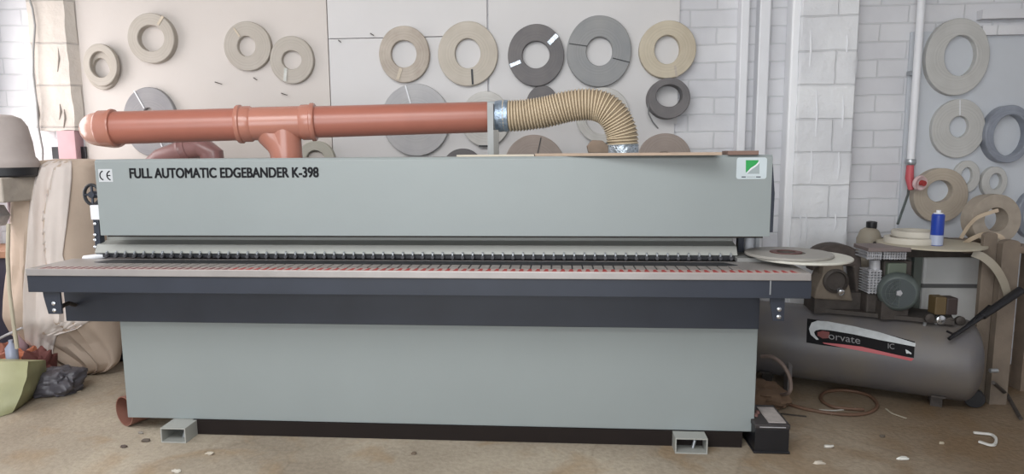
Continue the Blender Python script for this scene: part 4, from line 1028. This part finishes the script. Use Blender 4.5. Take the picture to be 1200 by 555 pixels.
MB().box((at(1210, 300, .9).x, .9, 0), (at(1222, 300, .9).x, 1.0, bz_-.04)).build('bench_leg', M_woodg, BN)
MB().box((at(1131, 300, 1.25).x, 1.22, 0), (at(1140, 300, 1.25).x, 1.29, bz_-.04)).build('bench_leg', M_woodg, BN)
# reel standing on bench
c = at(1160, 264, 1.0); c.z = bz_+.155
tag(MB().lathe(c, (.1, -1, .05), [(.075, -.05), (.155, -.05), (.158, 0), (.155, .05), (.075, .05)], 56, closed=True).build('edge_band_roll', mat('dusty_tan_band', (158, 147, 134), .6, var=.1, scale=20), smooth=True), 'tan roll standing upright on the wooden bench behind the upright board', 'roll')
# loose bands arching on the bench
def ribbon(pts, wd, name, material, lab, cat='strip', th=.003, n=10, face=False):
    P = catmull([Vector(p) for p in pts], n); m_ = MB(); vs = []
    for i, p in enumerate(P):
        T = (P[min(i+1, len(P)-1)]-P[max(i-1, 0)]).normalized(); w_ = Vector((0, 1, 0)); w_ = (w_-T*w_.dot(T)).normalized(); nn = T.cross(w_)
        if face: w_, nn = nn, w_
        for (a, b) in ((-1, -1), (1, -1), (1, 1), (-1, 1)): vs.append(p+w_*wd/2*a+nn*th/2*b)
    fs = [(i*4+k, i*4+(k+1) % 4, (i+1)*4+(k+1) % 4, (i+1)*4+k) for i in range(len(P)-1) for k in range(4)]+[(0, 1, 2, 3), tuple(len(P)*4-4+k for k in range(4))]
    return tag(m_.add(vs, fs).build(name, material, smooth=True), lab, cat)
M_bd = mat('pale_band', (190, 172, 150), .5)
s0 = at(1128, 270, .95)
ribbon([at(1126, 279, .95), at(1134, 266, .93), at(1145, 255, .9), at(1160, 249, .88), at(1170, 246, .88)], .022, 'band_strip', M_bd, 'pale strip arching up over the front of the upright tan roll', face=True)
ribbon([at(1128, 286, .9), at(1140, 279, .86), at(1155, 274, .84), at(1172, 277, .82), at(1178, 285, .82)], .026, 'band_strip', M_bd, 'pale strip lying low in front of the upright tan roll', face=True)
ribbon([at(1140, 296, .64), at(1152, 301, .62), at(1165, 312, .60), at(1175, 328, .60), at(1181, 346, .62)], .045, 'band_strip', mat('dull_band', (150, 142, 128), .5), 'dull band strip curving down in front of the upright boards', face=True)
# black diagonal pipe
p0_, p1_ = at(1112, 397, .44), at(1196, 340, .60)
tag(MB().tube([p0_, p0_.lerp(p1_, .45), p0_.lerp(p1_, .46), p1_], [.010, .013, .020, .024], 14).build('black_pipe', M_black, smooth=True), 'black slanting pipe in front of the upright boards', 'pipe')
ribbon([at(1110, 388, .45), at(1118, 391, .46), at(1128, 386, .5), at(1140, 375, .5), at(1160, 358, .56)], .012, 'power_cable', M_black, 'black cable drooping along the slanting black pipe', 'cable', th=.012)
tag(MB().tube([at(1164, 448, .5), flr(1180, 462, .05), flr(1196, 490, .012)], .011, 8).build('iron_rod', M_pump, smooth=True), 'dark thin rod slanting to the floor at the right edge', 'rod')
tag(MB().tube([at(1160, 434, .52), at(1169, 434, .52)], .012, 10).build('hose_fitting', M_steel, smooth=True), 'small bright hose fitting beside the tank end', 'fitting')
# ---------------------------------------------------------------- floor items
# black battery box
fA, fB = flr(882, 529), flr(925, 533); Yb = (fA.y+fB.y)/2
x0_, x1_ = at(884, 531, Yb).x, at(924, 531, Yb).x; hb = at(903, 497, Yb).z
BA = thing('car_battery', ((x0_+x1_)/2, Yb+.12, 0), 'black battery with pale label on its lid, on the floor at the machine corner', 'battery')
MB().box((x0_, Yb, .004), (x1_, Yb+.26, hb*.84)).box((x0_-.006, Yb-.006, .0), (x1_+.006, Yb+.266, .012)).build('battery_case', M_black, BA, bevel=.003)
MB().box((x0_-.004, Yb-.004, hb*.84), (x1_+.004, Yb+.265, hb)).build('lid', mat('dusty_black_lid', (52, 48, 48), .5, var=.2, scale=18), BA, bevel=.005)
MB().box((x0_+(x1_-x0_)*.42, Yb+.02, hb), (x1_-.012, Yb+.22, hb+.004)).build('lid_label', mat('grey_label', (168, 160, 156), .5, var=.15, scale=30), BA)
for q in (.18, .3):
    MB().lathe((x0_+(x1_-x0_)*q, Yb+.05+q*.3, hb), (0, 0, 1), [(.012, 0), (.010, .014)], 12).build('terminal', mat('reddish_terminal', (120, 84, 78), .5), BA)
MB().box((x0_+.02, Yb-.0055, hb*.9), (x1_-.02, Yb-.004, hb*.93)).build('lid_rim', M_fin, BA)
# small brown block behind the battery
bk = flr(905, 470)
tag(blob('cloth_heap', (bk.x-.05, bk.y, .04), (.13, .16, .05), mat('brown_dusty_cloth', (112, 90, 72), .9, var=.15), 21, amp=.35), 'brown dusty cloth heap on the floor by the machine corner', 'cloth')
# brown pipe under the left end
e = flr(150, 503); ro = .085
c = Vector((at(150, 481, e.y+.03).x+.02, .02+e.y, ro+.002)); 
c = Vector((flr(147, 499).x, flr(147, 499).y, ro+.002))
pd_ = Vector((.5, 1, 0)).normalized()
tag(MB().lathe(c, pd_, [(ro, 0), (ro, .5), (ro-.006, .5), (ro-.006, 0)], 40, closed=True).build('pipe_offcut', mat('brown_pipe', (128, 88, 76), .4, var=.1), smooth=True), 'brown plastic pipe offcut lying under the left corner of the machine', 'pipe')
# hose coils on the floor by the compressor
def floor_tube(pts, r_, name, material, lab, cat):
    P = catmull([flr(x_, y_, r_+z) if len(q) == 0 else None for (x_, y_, z, *q) in pts], 8)
    return tag(MB().tube(P, r_, 10).build(name, material, smooth=True), lab, cat)
loop = [(868, 455, 0), (892, 461, 0), (915, 470, 0), (945, 479, 0), (985, 485, .0), (1015, 484, .0), (1028, 475, .0), (1018, 463, .0), (992, 457, 0), (968, 459, 0), (962, 467, 0), (975, 476, .0), (1000, 479, .0), (1012, 479.5, .0)]
floor_tube(loop, .010, 'air_hose', M_rubber, 'brown rubber air hose coiled on the floor below the compressor', 'hose')
lp = [at(892, 417, .55), at(905, 418, .5), at(918, 428, .45), at(926, 445, .42), at(924, 460, .4), flr(905, 463, .014)]
tag(MB().tube(catmull(lp, 6), .011, 10).build('air_hose', mat('grey_brown_hose', (120, 104, 96), .6), smooth=True), 'grey brown hose arching between machine corner and compressor foot', 'hose')
def arc_strip(pts, w_, name, material, lab, cat, th=.004):
    P = catmull([flr(x_, y_, th/2) for (x_, y_) in pts], 6); vs = []
    for i, p in enumerate(P):
        T = (P[min(i+1, len(P)-1)]-P[max(i-1, 0)]).normalized(); s_ = Vector((-T.y, T.x, 0))*w_/2
        vs += [p-s_, p+s_, p+s_+Vector((0, 0, th)), p-s_+Vector((0, 0, th))]
    fs = [(i*4+k, i*4+(k+1) % 4, (i+1)*4+(k+1) % 4, (i+1)*4+k) for i in range(len(P)-1) for k in range(4)]+[(0, 1, 2, 3), tuple(len(P)*4-4+k for k in range(4))]
    return tag(MB().add(vs, fs).build(name, material, smooth=False), lab, cat)
M_chip = mat('white_plastic_chip', (214, 212, 206), .5)
arc_strip([(1141, 507.5), (1152, 508.5), (1162, 510), (1167, 515), (1166, 521), (1160, 522), (1147, 518)], .012, 'plastic_strip', M_chip, 'white U shaped plastic strip on the floor at lower right', 'strip', th=.01)
arc_strip([(1038, 479), (1045, 484), (1053, 487), (1062, 490)], .010, 'plastic_strip', mat('cream_chip', (176, 168, 150), .6), 'thin cream strip on the floor right of the coiled hose', 'strip')
arc_strip([(960, 480), (975, 481), (988, 480), (1003, 478)], .008, 'plastic_strip', M_chip, 'thin white strip lying along the coiled brown hose', 'strip')
arc_strip([(900, 483), (918, 485), (945, 488)], .012, 'plastic_strip', M_pump, 'dark strip on the floor just behind the battery', 'strip')
arc_strip([(88, 452), (90, 457), (92, 459)][::-1], .03, 'paper_scrap', mat('paper_scrap', (196, 182, 158), .8), 'small cream paper scrap on the floor beneath the sack tip', 'scrap')
arc_strip([(318, 495), (332, 501), (350, 503), (368, 501), (380, 497)], .05, 'edge_band_strip', mat('shaded_band', (150, 140, 130), .6), 'curved pale band strip on the floor under the machine', 'strip')
spots = [(1058, 538, .022, 'oval white chip on the floor at lower right', (222, 222, 216)), (971, 524, .02, 'white chip on the floor centre right of the battery', (208, 204, 196)), (960, 543, .022, 'narrow pale splinter on the floor below right of the battery', (200, 190, 176)),
         (976, 486, .012, 'tiny pale chip just below the coiled hose', (190, 180, 160)), (145, 524, .015, 'dark brown chip on the floor at lower left', (84, 72, 66)), (171, 517, .02, 'dark splinter beside the left foot channel', (92, 82, 74)),
         (165, 508, .012, 'grey chip on the floor left of the left foot channel', (140, 134, 126)), (246, 532, .018, 'pale chip on the floor right below the left foot channel', (186, 176, 160)), (485, 532, .012, 'tiny dark chip on the floor at bottom centre', (98, 84, 70)),
         (207, 553, .018, 'pale chip at the bottom edge of the picture', (196, 190, 178)), (1034, 512, .012, 'tiny dark chip on the floor between hose and strip', (86, 76, 66)), (1103, 520, .010, 'tiny pale speck of wood on the floor left of the U shaped strip', (170, 160, 140))]
for i, (x_, y_, s_, la, c_) in enumerate(spots):
    c = flr(x_, y_)
    tag(blob('floor_chip', (c.x, c.y, .006), (s_*1.2, s_*.6, .007), mat('chip%d' % i, c_, .7), 30+i, amp=.5, n=12, m_=6, zmin=.0005), la, 'chip')
# bolts fixed under the machine's front edge
for (x_, y_) in ((569, 503), (685, 506), (745, 507)):
    c = at(x_, y_, .12)
    MB().tube([(c.x, .12, c.z-.02), (c.x, .12, LZ0+.004)], .014, 10).build('levelling_bolt', M_steel, MC, smooth=True)
# pane of the side window
struct(MB().box((XL-.102, .85*0-.40+.07, .92), (XL-.098, 1.18, 2.68)).build('window_2', M_glass))
# repeats of one kind share a group
for o in scn.objects:
    if o.parent is None and o.get('label'):
        k = o.name.split('.')[0]
        if k == 'edge_band_roll':
            o['group'] = 'edge band rolls hanging on the right wall' if o.location.x > 1.5 else 'edge band rolls hanging on the white board'
            if 'bench' in o['label']: del o['group']
        elif k == 'nail': o['group'] = 'nails in the white board'
        elif k == 'floor_chip': o['group'] = 'chips scattered on the floor'
        elif k == 'rag': o['group'] = 'rags at the far left'
        elif k == 'white_conduit': o['group'] = 'white conduits on the block wall'
        elif k == 'edge_band_coil': o['group'] = 'coils on the round board' if 'round board' in o['label'] else 'coils on the machine table'
